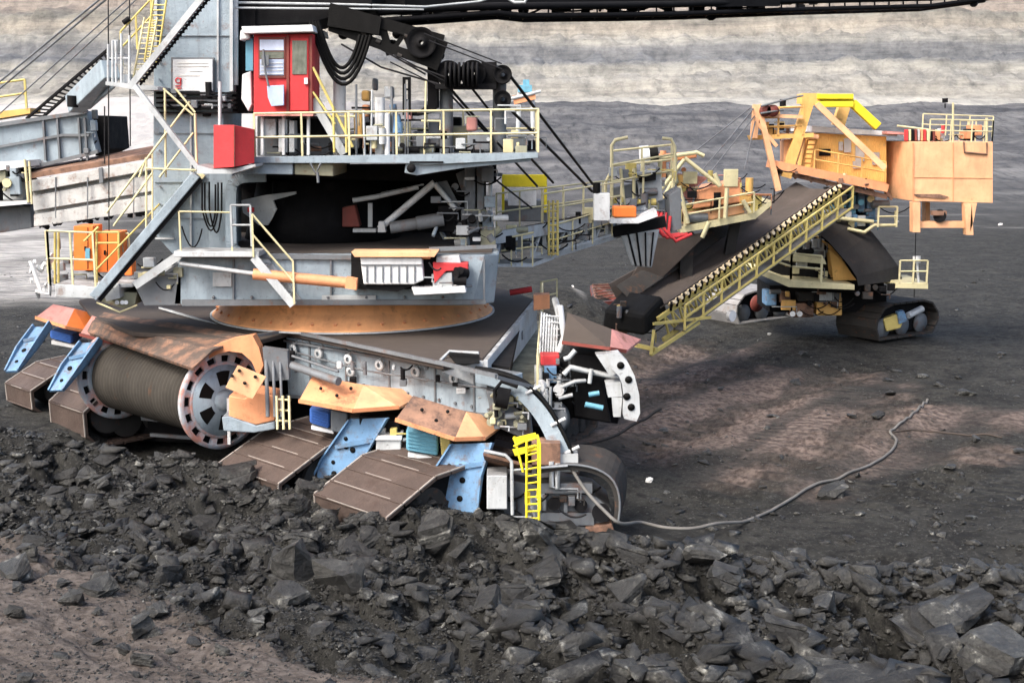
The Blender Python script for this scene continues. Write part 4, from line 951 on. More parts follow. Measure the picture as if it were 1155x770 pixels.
# big diagonal tubes left of the mast
m = MB(); m.beam(P(222, 197, 33.2), P(106, 335, 33.2), .24, .24); m.build('diagonal_brace', grey, EX, .02)
m = MB(); m.beam(P(224, 199, 33.18), P(109, 336, 33.18), .06, .3); m.build('brace_shadow_strip', dark, EX)  # thin dark strip along the brace edge, painted in as its shade
m = MB(); m.beam(P(152, 97, 33.3), P(224, 190, 33.2), .13, .13); m.build('diagonal_brace', pale, EX)
m = MB(); m.beam(P(236, -12, 33.4), P(148, 97, 33.4), .16, .16); DB = m.build('diagonal_brace', pale, EX)
m = MB(); a, b = P(241, -8, 33.5), P(158, 96, 33.5)
m.beam(a, b, .05, .05)
for i in range(26): p = a.lerp(b, i/26); m.beam(p+Vector((-.12, 0, 0)), p+Vector((.05, 0, 0)), .09, .06)
m.build('cable_ladder', dark, DB)
m = MB(); m.pt([(165, 180, 33.4), (214, 115, 33.4)], .03, 6); m.pt([(184, 100, 33.4), (218, 130, 33.4)], .03, 6); m.pt([(198, 100, 33.3), (220, 127, 33.3)], .03, 6); m.pt([(165, 190, 33.4), (222, 192, 33.4)], .03, 6)
m.pt([(180, 200, 33.4), (218, 150, 33.4)], .03, 6); m.pt([(186, 100, 33.4), (187, 200, 33.5)], .03, 6); m.pt([(220, 128, 33.3), (222, 190, 33.2)], .035, 6)
m.pt([(120, 240, 33.8), (165, 180, 33.8)], .03, 6); m.pt([(128, 255, 33.8), (172, 195, 33.8)], .03, 6); m.pt([(165, 178, 33.8), (165, 262, 33.8)], .03, 6); m.pt([(172, 170, 33.8), (172, 262, 33.8)], .025, 6); m.pt([(157, 200, 33.8), (165, 178, 33.8)], .03, 6)
m.build('stair_railing', cream, EX)
m = MB(); m.stairs(P(222, 196, 34.3), P(168, 262, 34.3), .6, (0, 1, 0)); m.build('stair', cream, EX)
# small platform with ladders left of the mast
m = MB(); m.ps(33.8, 1.6, [(119, 92), (165, 96), (178, 98), (178, 102), (150, 101), (119, 96)]); m.build('landing', pale, EX)
m = MB(); 
for u, v0, v1 in ((122, 50, 94), (127, 46, 94), (131, 46, 94), (137, 38, 94), (146, 40, 95)): m.pt([(u, v1, 34), (u, v0, 34)], .035, 6)
m.pt([(122, 66, 34), (146, 66, 34)], .025, 6); m.rect(34.1, .3, 126, 45, 133, 60); m.rect(34.1, .3, 135, 84, 146, 96); m.build('railing', pale, EX)
for u, vv, uu in ((150, 90, 163), (163, 70, 173)):
    m = MB(); a, b = P(u, vv, 34.3), P(uu, vv-70, 34.3)
    m.tube([a, b], .03, 6); m.tube([a+Vector((.35, 0, 0)), b+Vector((.35, 0, 0))], .03, 6)
    for i in range(12): p = a.lerp(b, i/12); m.tube([p, p+Vector((.35, 0, 0))], .02, 5)
    m.build('ladder', yellow if u > 155 else cream, EX)
m = MB(); m.rail([P(138, 74, 34.6), P(172, 38, 34.6)], .9, .8, .028); m.build('stair_railing', yellow, EX)
for u, v0, v1 in ((122, -20, 262), (146, -20, 165), (118, 120, 185)):
    m = MB(); m.pt([(u, v0, 34.8), (u+(1 if u > 120 else 0), v1, 34.8)], .018, 6); m.build('hanging_rope', rope, EX)
m = MB(); m.cyl(P(139, 26, 34.5), P(146, 21, 34.5), .07, 10); m.build('floodlight', dark, EX)
for q in (((-5, 104), (125, -5)), ((-5, 96), (119, -6)), ((45, 100), (160, -6)), ((0, 128), (148, -4))):
    m = MB(); m.pt([(*q[0], 40), (*q[1], 37)], .02 if q[0][0] >= 0 else .03, 6); m.build('stay_rope', midgrey, EX)

# ---- conveyors on the left
m = MB(); m.ps(38.2, .5, [(-60, 149), (97, 125), (109, 172), (52, 186), (-60, 200)]); LG = m.build('conveyor_girder', grey, EX, .02)
m = MB()
for u in (47, 63, 87, 94): m.ps(38.08, .12, [(u, 133), (u+2, 133), (u+5, 181), (u+3, 181)])
m.ps(38.06, .14, [(-60, 147), (98, 124), (98, 128), (-60, 152)]); m.ps(38.09, .11, [(-60, 175), (70, 151), (100, 151), (100, 154), (70, 154), (-60, 178)]); m.ps(38.06, .14, [(-60, 197), (52, 183), (110, 169), (110, 173), (52, 187), (-60, 201)]); m.build('stiffener', midgrey, LG)
m = MB(); m.ps(38.8, 2, [(99, 130), (121, 131), (124, 168), (108, 176)]); m.build('transfer_chute', dark, EX)
m = MB(); m.slab([P(33, 196, 37.2), P(176, 172, 37.2), P(176, 164, 39.0), P(33, 190, 39.0)], (0, 0, -.15)); m.build('conveyor_belt', rusty, EX)
m = MB(); m.ps(37, .5, [(32, 204), (182, 178), (182, 190), (33, 217)]); m.ps(37.1, .4, [(36, 221), (182, 195), (182, 214), (38, 238)]); m.ps(37.15, .35, [(38, 242), (182, 218), (182, 236), (38, 256)]); m.ps(37.3, .4, [(36, 206), (182, 180), (182, 236), (40, 252)]); CC = m.build('conveyor_cover', paint('grimy light cover', (.50, .51, .50), .35, .5, spot=.8, sc=1.6), EX, .02)
m = MB()
for u in (62, 98, 122, 150): m.ps(36.97, .04, [(u, 200), (u+1, 200), (u+1, 246), (u, 246)])
m.ps(36.95, .1, [(111, 190), (115, 189), (116, 206), (112, 207)]); m.build('panel_joint', midgrey, CC)
m = MB(); random.seed(8)
for i in range(22): u = random.uniform(36, 160); m.beam(P(u, 256-(u-36)*.12, 37.2), P(u+random.uniform(3, 9), 254-(u-36)*.12+random.uniform(-5, 5), 37.3), .1, .12)
m.build('return_idler', dark, EX)
m = MB(); m.ps(37.0, 1.2, [(-60, 186), (28, 181), (30, 188), (-60, 200)]); m.ps(37.0, .9, [(-60, 231), (30, 226), (31, 230), (-60, 238)]); m.build('walkway', white, EX)
m = MB(); m.rect(37.4, .6, 3, 205, 26, 226); m.rect(37.2, .5, 14, 195, 26, 204); m.build('machinery_box', pale, EX, .04)
m = MB(); m.ps(38, .8, [(-60, 195), (30, 190), (30, 226), (-60, 236)]); m.build('chute_wall', dark, EX)
m = MB(); m.ps(37.6, 1.5, [(-60, 238), (34, 232), (36, 257), (-60, 272)]); m.build('lower_girder', midgrey, EX, .03)
m = MB(); m.pt([(28, 180, 36.8), (32, 228, 36.8)], .04, 6); m.pt([(33, 182, 36.8), (36, 230, 36.8)], .035, 6); m.build('post', cream, EX)
m = MB(); m.beam(P(84, 118, 37.8), P(125, 78, 36), .5, .55); m.beam(P(100, 122, 37.8), P(130, 96, 36), .1, .1); m.build('upper_boom', grey, EX, .03)
m = MB(); a, b, c_, d_ = P(30, 134, 39.4), P(122, 56, 37), P(44, 136, 39.2), P(124, 66, 36.9)
m.beam(a, b, .07, .07); m.beam(c_, d_, .07, .07)
for i in range(20): m.beam(a.lerp(b, i/20), c_.lerp(d_, (i+.5)/20), .05, .05)
m.build('boom_lattice', dark, EX)
m = MB(); m.rail([P(-40, 132, 45), P(30, 122, 45)], 1.0, 1.1, .04); m.build('railing', yellow, EX); m = MB(); m.ps(45, 1, [(-40, 130), (34, 122), (34, 128), (-40, 140)]); m.build('rear_platform', amberp, EX)
m = MB(); m.cyl(P(82, 108, 37.2), P(82, 121, 37.2), .16, 12); m.build('junction_post', dark, EX)

# ---- main platform
pf = 33.5
m = MB(); m.slab([P(285, 178, pf), P(607, 173, pf), P(607, 173, pf)+Vector((.1, 5.5, 0)), P(285, 178, pf)+Vector((0, 5.5, 0))], (0, 0, -.06)); 
m.ps(pf-.02, .16, [(285, 177), (607, 172), (607, 178), (560, 182), (480, 186), (455, 184), (285, 184)]); PP = m.build('main_platform', grey, EX, .01)
m = MB(); m.ps(pf+.1, .5, [(458, 184), (600, 178), (598, 182), (520, 190), (470, 198), (456, 195)]); m.ps(pf+.1, 3.5, [(285, 184), (330, 184), (330, 197), (262, 196)]); m.build('platform_bracket', grey, EX, .02)
m = MB(); m.ps(pf+.2, 3.5, [(332, 184), (376, 184), (376, 199), (332, 197)]); m.build('transformer_box', olive, EX, .03)
m = MB(); m.rect(pf-.05, .1, 462, 182, 500, 184); m.lathe(P(464, 190, pf-.02), (0, -1, 0), [(0, 0), (0, .12), (.05, .12), (.05, 0)], 16); m.build('pivot_pin', dark, EX)
m = MB(); m.pt([(350, 184, 33.3), (356, 196, 33.3), (362, 184, 33.3)], .03, 6); m.pt([(358, 194, 33.3), (359, 206, 33.3)], .04, 6); m.build('hanger', midgrey, EX)
m = MB(); rp = [P(288, 177, pf), P(607, 172, pf)]; m.rail(rp, 1.14, 1.18, .03, (1.0, .45)); m.build('railing', cream, EX)
m = MB(); m.rail([P(607, 172, pf), P(604, 168, 38.5)], 1.14, 1.2, .03); m.rail([P(360, 168, 38.6), P(604, 167, 38.6)], 1.14, 1.18, .03); m.build('railing', cream, EX)
# ---- operator cab
y0 = 34.3
m = MB(); m.rect(y0, 1.2, 286, 38, 353, 128); CB = m.build('operator_cab', red, EX, .03)
m = MB(); m.rect(y0-.05, .06, 291.5, 42, 322, 88); m.rect(y0-.045, .045, 323, 40, 326, 127); m.rect(y0-.045, .045, 349, 40, 352, 127); m.build('cab_frame', darkred, CB)
m = MB(); m.rect(y0-.07, .02, 293, 45, 320, 57); m.build('window', paint('bright window film', (.55, .62, .78), 0, .2, .2, spot=.1), CB)
m = MB(); m.rect(y0-.07, .02, 293, 58.5, 320, 66); m.build('window', glassm, CB)
m = MB(); m.rect(y0-.07, .02, 293, 67, 320, 85); WB = m.build('window_blind', paint('pale blue blind', (.42, .50, .66), 0, .3, spot=.2), CB)
m = MB(); 
for v in (71, 75, 79, 83): m.rect(y0-.085, .012, 294, v, 319, v+.8)
m.build('slat', white, CB)
m = MB(); m.rect(y0-.06, .05, 327.5, 43, 348, 125); DO = m.build('door', red, CB, .01)
m = MB(); m.rect(y0-.08, .02, 329.5, 46, 346, 84); m.build('door_window', glassm, CB)
m = MB(); m.rect(y0-.12, .06, 343, 88, 347, 95); m.build('door_handle', white, CB)
m = MB(); m.ps(y0-.2, .1, [(301, 97), (320, 96), (320, 119), (306, 120), (302, 110)]); m.build('wind_deflector', paint('pale blue sheet', (.42, .53, .70), 0, .2, spot=.15), CB, .01)
m = MB(); m.pt([(297, 56, y0-.2), (299, 80, y0-.22), (303, 97, y0-.2)], .03, 8); m.rect(y0-.2, .05, 295, 62, 303, 74); m.build('mirror_arm', midgrey, CB)
m = MB(); m.rect(y0+.1, 1.9, 277, 43, 285.5, 80); m.build('side_window', cyan, CB, .01)
m = MB(); m.ps(y0-.3, 2.8, [(272, 30), (352, 28), (354, 36), (274, 38)]); m.build('cab_roof', white, CB, .02)
m = MB(); m.ps(y0-.1, .5, [(271, 34), (282, 31), (281, 44), (270, 46)]); m.build('air_intake', white, CB, .04)
m = MB(); m.ps(y0+.1, .5, [(273, 84), (283, 80), (284, 118), (280, 126), (272, 112)]); m.build('air_duct', white, EX, .03)
m = MB(); m.rect(y0+.2, 2, 286, 124, 353, 130); m.rect(y0-.1, .3, 286, 128, 353, 131); m.build('cab_base', pink, EX)
m = MB()
for u in (294, 318, 346): m.rect(y0+.2, .15, u, 131, u+3, 175)
m.build('cab_leg', white, EX)
m = MB(); m.rect(y0+.3, .6, 297, 134, 311, 156); m.rect(y0+.3, .5, 314, 134, 324, 172); m.rect(y0+.3, .5, 326, 136, 332, 172); m.build('junction_box', pale, EX, .02)
m = MB(); m.rect(y0+1.2, 2, 290, 131, 372, 176); m.build('equipment_room', midgrey, EX, .03)
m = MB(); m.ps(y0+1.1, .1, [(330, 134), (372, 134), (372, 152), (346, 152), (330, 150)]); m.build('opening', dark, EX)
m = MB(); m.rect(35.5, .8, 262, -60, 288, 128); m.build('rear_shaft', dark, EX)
m = MB(); m.rect(35.2, .1, 264, -40, 268, 96); m.build('conduit', white, EX)
m = MB(); m.pt([(353, 76, 34.3), (398, 166, 34.2)], .04, 6); m.pt([(353, 104, 34.3), (378, 140, 34.2)], .035, 6); m.pt([(376, 120, 34.2), (377, 172, 34.2)], .035, 6); m.pt([(390, 128, 34.2), (391, 172, 34.2)], .035, 6); m.build('stair_railing', yellow, EX)
m = MB(); m.stairs(P(352, 112, 34.4), P(388, 174, 34.4), .7, (0, 1, 0), None, .18); m.build('stair', pale, EX)
# columns, winches and clutter on the platform
for u0, v0, u1, v1, Y, mt in ((376, 88, 390, 176, 35.4, white), (423, 110, 434, 176, 35.0, white), (496, 100, 511, 172, 36, midgrey), (556, 74, 571, 174, 36, midgrey), (434, 128, 440, 176, 34.6, white)):
    m = MB(); m.cyl(P((u0+u1)/2, v1, Y), P((u0+u1)/2, v0, Y), (u1-u0)/2/F*Y, 16); m.build('column', mt, EX)
m = MB(); m.cyl(P(447, 151, 34.8), P(445, 130, 34.9), .17, 16); m.cyl(P(445, 130, 34.9), P(443, 118, 34.9), .1, 12); m.cyl(P(451, 154, 34.8), P(450, 138, 34.8), .1, 12); m.build('pump', blue, EX)
random.seed(21)
for k, (u, v, w_, h_, mt) in enumerate([(404, 140, 9, 28, amberp), (412, 125, 8, 14, orange), (398, 158, 14, 20, midgrey), (415, 150, 10, 24, dark), (402, 168, 18, 10, dark), (428, 166, 26, 12, orange), (455, 160, 16, 22, olive), (474, 158, 18, 20, midgrey), (470, 168, 40, 10, olive), (490, 150, 14, 30, midgrey), (412, 108, 9, 12, amberp), (422, 95, 5, 14, midgrey),
                                        (520, 155, 24, 26, olive), (540, 160, 26, 22, midgrey), (585, 160, 20, 20, midgrey), (460, 130, 8, 14, pink), (438, 104, 10, 14, pale), (532, 140, 12, 16, pink)]):
    m = MB(); m.rect(35.2+.1*k % 1.3, .6, u-w_/2, v-h_/2, u+w_/2, v+h_/2); m.build('winch_housing', mt, EX, .06)
for k in range(26):
    u = random.uniform(396, 600); v = random.uniform(118, 172); m = MB(); a = P(u, v, 34.6+random.random()); 
    L_ = random.uniform(.2, .8); q = Vector((random.choice([-1, 1])*L_, 0, 0)); m.tube([a, a+q, a+q-Z*random.uniform(.1, .5)], random.uniform(.02, .045), 6); m.build('pipe', random.choice([pale, dark, midgrey, cream, midgrey, olive, dark]), EX)
for k in range(10):
    u = random.uniform(398, 480); m = MB(); m.pt([(u, 176, 34.7), (u+random.uniform(-2, 2), random.uniform(84, 130), 34.7)], random.uniform(.02, .04), 6); m.build('post', random.choice([pale, dark, cream, midgrey]), EX)
for q_, mt in (((396, 150, 440, 176), dark), ((440, 156, 470, 176), midgrey), ((470, 146, 498, 176), dark), ((512, 150, 548, 176), midgrey), ((548, 158, 604, 176), dark), ((404, 132, 422, 150), midgrey), ((500, 132, 520, 152), dark)):
    m = MB(); m.rect(36.6, .9, *q_); m.build('winch_base', mt, EX, .05)
m = MB(); m.rect(35.4, .2, 454, 87, 463, 90); m.rect(35.4, .2, 454, 90, 457, 130); m.rect(35.4, .2, 460, 90, 463, 130); m.rect(35.4, .2, 454, 100, 463, 102); m.rect(35.4, .2, 454, 112, 463, 114); m.build('hoist_frame', dark, EX)
m = MB(); m.rect(35.6, .7, 482, 55, 494, 122); m.ps(35.6, .5, [(482, 118), (494, 118), (490, 127), (470, 131), (455, 130), (455, 126), (474, 124)]); m.build('hoist_column', dark, EX, .03)
def sheave(u, v, r, Y, mt=dark, w_=.3, n=1):
    m = MB()
    for k in range(n):
        c = P(u, v, Y)+Vector((0, k*(w_+.08), 0)); m.lathe(c, (0, 1, 0), [(0, .06), (0, r*.3), (w_*.35, r*.35), (w_*.35, r*.8), (0, r), (w_*.2, r), (w_*.5, r*.86), (w_*.8, r), (w_, r), (w_*.65, r*.8), (w_*.65, r*.35), (w_, r*.3), (w_, .06)], 28)
    return m.build('rope_sheave', mt, EX)
sheave(475, 48, .42, 35, dark, .3, 2); sheave(506, 83, .36, 35.2, dark, .25, 3); sheave(533, 83, .37, 35.2, dark, .25, 3); sheave(567, 84, .26, 35.2, dark, .2, 2); sheave(567, 112, .24, 35.2, dark, .2, 2)
m = MB(); m.beam(P(492, 98, 35.6), P(560, 98, 35.6), .9, .14); m.rect(35.5, .6, 543, 70, 560, 98) ; m.build('sheave_beam', dark, EX)
for k in range(8):
    u = 502+k*5; m = MB(); m.lathe(P(u, 84, 35.0), (1, 0, 0), [(0, 0), (0, .33), (.06, .33), (.06, 0)], 20) ; m.build('rope_disc', dark, EX)
m = MB()
for Yq in (35.3, 36.4):
    for a, b, w_ in (((372, 10), (500, 46), .30), ((372, 30), (488, 72), .26), ((372, 20), (430, 30), .5), ((500, 46), (488, 78), .28), ((404, 18), (420, 48), .16), ((430, 26), (440, 62), .2), ((455, 34), (470, 66), .2), ((440, 62), (456, 38), .12), ((470, 66), (490, 44), .14), ((404, 40), (430, 26), .12)):
        m.beam(P(*a, Yq), P(*b, Yq), w_, w_)
m.build('luffing_frame', black, EX)
random.seed(55)
for k in range(34):
    t_ = random.random(); p = P(376+t_*120, 22+t_*38+random.uniform(-13, 15), 35.2+random.random()); s_ = random.uniform(.08, .2); m = MB()
    if k % 3 == 0: m.lathe(p, (0, 1, 0), [(0, 0), (0, s_*.8), (.12, s_*.8), (.12, 0)], 18); m.build('luffing_roller', dark, EX)
    else: m.box(p-Vector((s_, 0, s_*.6)), p+Vector((s_, .3, s_*.6))); m.build('luffing_bracket', black, EX, .02)
for a, b in (((385, 50), (430, 76)), ((430, 76), (498, 96)), ((455, 70), (504, 88)), ((420, 50), (480, 84))):
    m = MB(); m.pt([(*a, 35.2), (*b, 35.2)], .03, 6); m.build('hoist_rope', rope, EX)
m = MB(); 
for u, v in ((395, 30), (408, 36), (424, 46), (448, 62), (456, 40), (470, 62)): m.cyl(P(u, v, 35.2), P(u+5, v+2, 35.2), .07, 10)
m.build('bolt_group', darkpad, EX)
for a, b in (((478, 38), (566, 72)), ((484, 46), (566, 78)), ((440, 70), (500, 100)), ((445, 62), (502, 92))):
    m = MB(); m.pt([(*a, 35.0), (*b, 35.2)], .02, 6); m.build('hoist_rope', rope, EX)
for a, b, r_ in (((571, 80), (672, 212), .045), ((568, 116), (668, 216), .045), ((506, 98), (560, 160), .04), ((531, 98), (572, 150), .035), ((560, 160), (606, 210), .035), ((572, 150), (624, 206), .04), ((509, 108), (556, 158), .03), ((530, 180), (600, 235), .03)):
    m = MB(); m.pt([(*a, 35.3), (*b, 35.3+.045*(b[0]-520))], r_, 8); m.build('hoist_rope', rope, EX)
for k, (sg, x1) in enumerate(((1.6, 418), (1.45, 414), (1.3, 410), (1.15, 406))):
    m = MB(); m.tube(arc(P(350+3*k, 24, 34.7), P(x1, 40, 34.9), sg-.1, 14), .05, 8); m.build('power_cable_loop', black, EX)
# ---- overhead boom along the top
a, b = P(262, 2, 36), P(700, -2, 39)
m = MB(); m.ps(35.6, 2.4, [(258, -90), (420, -90), (420, 10), (372, 20), (352, 26), (262, 30)]); m.build('boom_root', dark, EX, .03)
m = MB(); m.hexa([P(400, -40, 36), P(400, 13, 36), P(400, 13, 39), P(400, -40, 39)], [P(880, -40, 44), P(880, 7, 44), P(880, 7, 46), P(880, -40, 46)]); m.build('overhead_boom', dark, EX)  # shade of the boom's underside put into its near-black colour
lo = [P(u, v, Y) for u, v, Y in ((425, 24, 36), (480, 20, 36.6), (560, 14.5, 37.5), (590, 18, 38), (700, 17, 40), (760, 16, 41.5), (900, 11, 45), (1050, 7, 49), (1125, -3, 51))]
up_ = [P(u, v, Y) for u, v, Y in ((425, 14, 36), (480, 10, 36.6), (560, 7, 37.5), (590, 7, 38), (700, 6, 40), (760, 5, 41.5), (900, 1, 45), (1050, -2, 49), (1125, -8, 51))]
m = MB(); m.tube(lo, .085, 8); m.tube([p+Vector((0, 1.4, 0)) for p in lo], .085, 8); m.tube(up_, .11, 8)
for i in range(len(lo)-1):
    n_ = max(2, int((lo[i+1]-lo[i]).length/.75))
    for j in range(n_):
        t = j/n_; p = lo[i].lerp(lo[i+1], t); q = up_[i].lerp(up_[i+1], t); m.beam(p, q, .05, .05); m.beam(p, p+Vector((0, 1.4, 0)), .05, .05)
m.build('boom_truss', dark, EX)
m = MB()
for u, v, r_ in ((508, 14, .1), (522, 13, .12), (590, 12, .16), (660, 13, .14), (706, 18, .16), (712, 14, .1), (802, 17, .2), (790, 12, .12), (880, 12, .12), (1098, 4, .15), (940, 10, .1), (640, 8, .14)):
    Y_ = 36+(u-425)*.0215; m.cyl(P(u, v, Y_-.1), P(u+1, v, Y_+1.3), r_, 10)
m.build('boom_idler', dark, EX)
random.seed(77)
for k in range(46):
    t_ = random.random(); u = 425+t_*520; Y_ = 36+(u-425)*.0215; v0 = 14-t_*8; p = P(u, v0+random.uniform(-6, 6), Y_+random.uniform(0, 1.2)); m = MB(); s_ = random.uniform(.08, .3)
    m.box(p, p+Vector((s_*random.uniform(1, 3), s_, s_))); m.build('boom_bracket', dark, EX)
for k in range(7):
    u = 430+k*62; Y_ = 36+(u-425)*.0215; m = MB(); m.tube(arc(P(u, 12-k, Y_), P(u+58, 11-k, Y_+1.3), .12+.05*(k % 3), 8), .035, 6); m.build('boom_cable', black, EX)
m = MB(); m.tube([P(262, 3, 35.3), P(380, 5, 35.4), P(480, 8, 36), P(540, 2, 37), P(560, -4, 37)], .035, 8); m.pt([(262, 9, 35.2), (380, 10, 35.4), (478, 11, 36)], .03, 6); m.build('boom_handrail', pale, EX)
m = MB(); m.tube([P(566, -6, 37), P(580, 3, 37), P(592, 3, 37), P(596, -6, 37)], .05, 8); m.build('hose', pale, EX)

# ---- machinery between platform and turntable
m = MB(); m.rect(40.2, .4, 262, 186, 548, 262); m.build('dark_backing', dark, EX)  # dark sheet added at the back to black out the shaded gap
m = MB(); m.hexa([P(262, 186, 36.5), P(560, 184, 36.5), P(560, 184, 42), P(262, 186, 42)], [P(262, 200, 36.5), P(560, 206, 36.5), P(560, 206, 42), P(262, 200, 42)]); m.build('upper_frame', dark, EX)
m = MB(); m.lathe(Vector((-5.9, 38.6, 0)), Z, [(6.55, 0), (6.55, 2.4), (7.2, 2.2), (8.6, 1.9), (8.6, 0)], 40); m.build('slewing_column', dark, EX)
m = MB(); m.pt([(428, 258, 35.6), (490, 206, 35.6)], .1, 10); m.pt([(490, 207, 35.6), (514, 236, 35.6)], .08, 8); m.build('strut', pale, EX)
m = MB(); m.ps(35.8, .15, [(491, 206), (504, 204), (520, 236), (512, 240)]); m.ps(35.9, .3, [(514, 196), (524, 192), (530, 218), (520, 214)]); m.build('gusset_plate', midgrey, EX)
m = MB(); m.pt([(398, 226, 36), (424, 222, 36), (472, 211, 36)], .075, 8); m.pt([(430, 218, 36.2), (478, 208, 36.2)], .03, 6); m.build('pipe', pale, EX)
m = MB(); m.pt([(440, 257, 35.3), (496, 248, 35.5)], .17, 14); m.pt([(470, 252, 35.3), (500, 247, 35.4)], .2, 14); m.build('slewing_drive_shaft', midgrey, EX)
m = MB(); m.ps(36.4, .5, [(386, 234), (400, 231), (406, 256), (386, 256)]); m.build('control_box', darkred, EX, .03)
m = MB(); m.rect(36.3, .1, 415, 229, 420, 256); m.rect(36, .3, 398, 258, 424, 262); m.ps(35.4, .4, [(427, 250), (433, 250), (435, 262), (426, 262)]); m.build('post', pale, EX)
m = MB(); m.ps(36.3, .12, [(272, 226), (300, 220), (334, 216), (334, 219), (308, 226), (312, 236), (306, 248), (302, 254), (292, 254), (280, 244), (274, 240)]); m.build('canvas_sheet', pale, EX)
m = MB(); m.cyl(P(283, 234, 35), P(283, 239, 35), .1, 10); m.build('lamp', red, EX)
random.seed(33)
for k in range(20):
    u = random.uniform(492, 556); v = random.uniform(238, 272); m = MB(); a = P(u, v, 35+random.random()*1.2); m.cyl(a, a+Vector((random.uniform(-.4, .4), random.uniform(-.3, .1), random.uniform(-.3, .3))), random.uniform(.05, .14), 10); m.build('slewing_gear_part', random.choice([midgrey, pale, midgrey, dark, olive, grey]), EX)
for u0, v0, u1, v1, mt in ((524, 188, 536, 238, midgrey), (538, 186, 546, 240, midgrey), (551, 184, 555, 252, pale), (520, 236, 540, 262, midgrey), (494, 232, 514, 262, dark), (544, 240, 556, 262, grey)):
    m = MB(); m.rect(35.6, .5, u0, v0, u1, v1); m.build('support_leg', mt, EX, .03)
m = MB(); m.rect(35.2, .3, 524, 200, 535, 203); m.rect(35.2, .3, 533, 268, 542, 272); m.build('bracket', white, EX)
for u in (320, 345, 372): 
    m = MB(); m.cyl(P(u, 262, 37), P(u, 205, 37), .35, 16); m.build('slewing_motor', dark, EX)

# ---- discharge boom to the right, carried by the hoist ropes
def Yb(u): return 36.5+(u-555)*.042
def shiftY(p, d):      # the same piece further along the boom, kept its apparent place
    p = Vector(p); q = p-Vector((0, 0, CAMZ)); return tuple(Vector((0, 0, CAMZ))+q*((p.y+d)/p.y))
def PB(u, v, o=0): return P(u, v, Yb(u)+o)
m = MB()
def strip(m, px, th=.12):
    pts = [PB(u, v) for u, v in px]; m.slab(pts, (0.0, th, 0))
strip(m, [(556, 262), (700, 238), (760, 222), (760, 232), (700, 250), (556, 276)], .3); strip(m, [(600, 291), (622, 292), (764, 248), (764, 241), (618, 285), (600, 284)], .3); strip(m, [(556, 298), (601, 297), (625, 287), (625, 292), (601, 301), (556, 301)], 1.4); DBm = m.build('discharge_boom', pale, EX)
m = MB()
for u in range(600, 760, 14): m.beam(PB(u, 254-(u-600)*.16), PB(u, 290-(u-600)*.26), .12, .12); m.beam(PB(u, 290-(u-600)*.26), PB(u+14, 252-(u-586)*.16), .08, .08)
m.build('boom_lacing', pale, DBm)
m = MB(); strip(m, [(556, 270), (640, 256), (760, 232), (760, 240), (640, 276), (556, 290)], .1)
m.v = [(x, y+.7, z) for x, y, z in m.v]; m.build('boom_side_plate', midgrey, DBm)
m = MB(); m.slab([PB(556, 262, .2), PB(760, 222, .2), PB(760, 222, 1.8), PB(556, 262, 1.8)], (0, 0, -.08)); m.build('boom_belt', browndeck, DBm)
m = MB(); 
for u in (562, 576, 588, 600): m.rect(37.2, .06, u, 266, u+1.6, 300)
m.pt([(556, 272, 37.2), (602, 262, 37.3)], .035, 6); m.pt([(556, 284, 37.2), (602, 278, 37.3)], .03, 6); m.build('railing', cream, EX)
m = MB(); m.rail([PB(612, 255, -.1), PB(700, 238, -.1)], 1.0, 1.2, .03); m.build('railing', cream, EX)
m = MB(); m.rail([PB(560, 262, 1.9), PB(700, 240, 1.9)], 1.2, 1.3, .03); m.rail([PB(622, 290, -.2), PB(690, 268, -.2)], 1.0, 1.2, .028); m.build('railing', cream, EX)
m = MB(); 
for u in (619, 624, 629): m.pt([(u, 226, 38.6), (u, 288, 38.6)], .04, 6)
for v in range(230, 288, 8): m.pt([(619, v, 38.6), (629, v, 38.6)], .03, 6)
m.build('ladder', yellow, EX)
m = MB(); m.rect(38, .12, 566, 197, 617, 211); m.rect(38, .1, 566, 211, 569, 240); m.rect(38, .1, 613.5, 211, 617, 240); m.v = [shiftY(p, 3.6) for p in m.v]; YF = m.build('signal_frame', byellow, EX, .02)
m = MB(); m.rect(37.98, .05, 573, 213, 605, 232); m.v = [shiftY(p, 3.6) for p in m.v]; m.build('signal_panel', white, YF)
m = MB(); m.rect(38.1, .8, 566, 226, 617, 250); m.v = [shiftY(p, 3.6) for p in m.v]; m.build('motor_house', midgrey, EX, .04)
m = MB(); m.rect(39.9, .5, 670, 218, 688, 249); m.build('rope_anchor', white, EX, .02)
m = MB(); m.pt([(673, 206, 40), (673, 218, 40)], .12, 8); m.build('rope_socket', black, EX)
m = MB(); m.rect(41.2, .6, 692, 233, 718, 245); m.build('motor', bright, EX, .04)
m = MB(); m.ps(41, .8, [(688, 247), (718, 246), (740, 236), (742, 244), (720, 252), (688, 252)]); m.build('motor_deck', white, EX)
m = MB(); m.lathe(PB(733, 246, .2), (0, 1, 0), [(0, 0), (0, .35), (.9, .35), (.9, 0)], 24); m.build('head_pulley', dark, EX)
m = MB(); m.hexa([P(699, 264, 42), P(744, 258, 42), P(744, 258, 43.6), P(699, 264, 43.6)], [P(713, 300, 42.2), P(735, 302, 42.2), P(735, 302, 43.2), P(713, 300, 43.2)]); CH = m.build('discharge_chute', pale, EX, .05)
m = MB()
for u in (708, 718, 728, 737): m.beam(P(u, 262, 41.94), P(713+(u-700)*.55, 300, 42.1), .05, .05)
m.build('chute_rib', dark, CH)
m = MB(); m.ps(42, .3, [(690, 256), (750, 244), (752, 256), (692, 268)]); m.build('chute_collar', dark, EX)
m = MB(); m.ps(43, 1.5, [(755, 220), (768, 212), (769, 258), (757, 262)]); m.build('end_plate', midgrey, EX, .02)
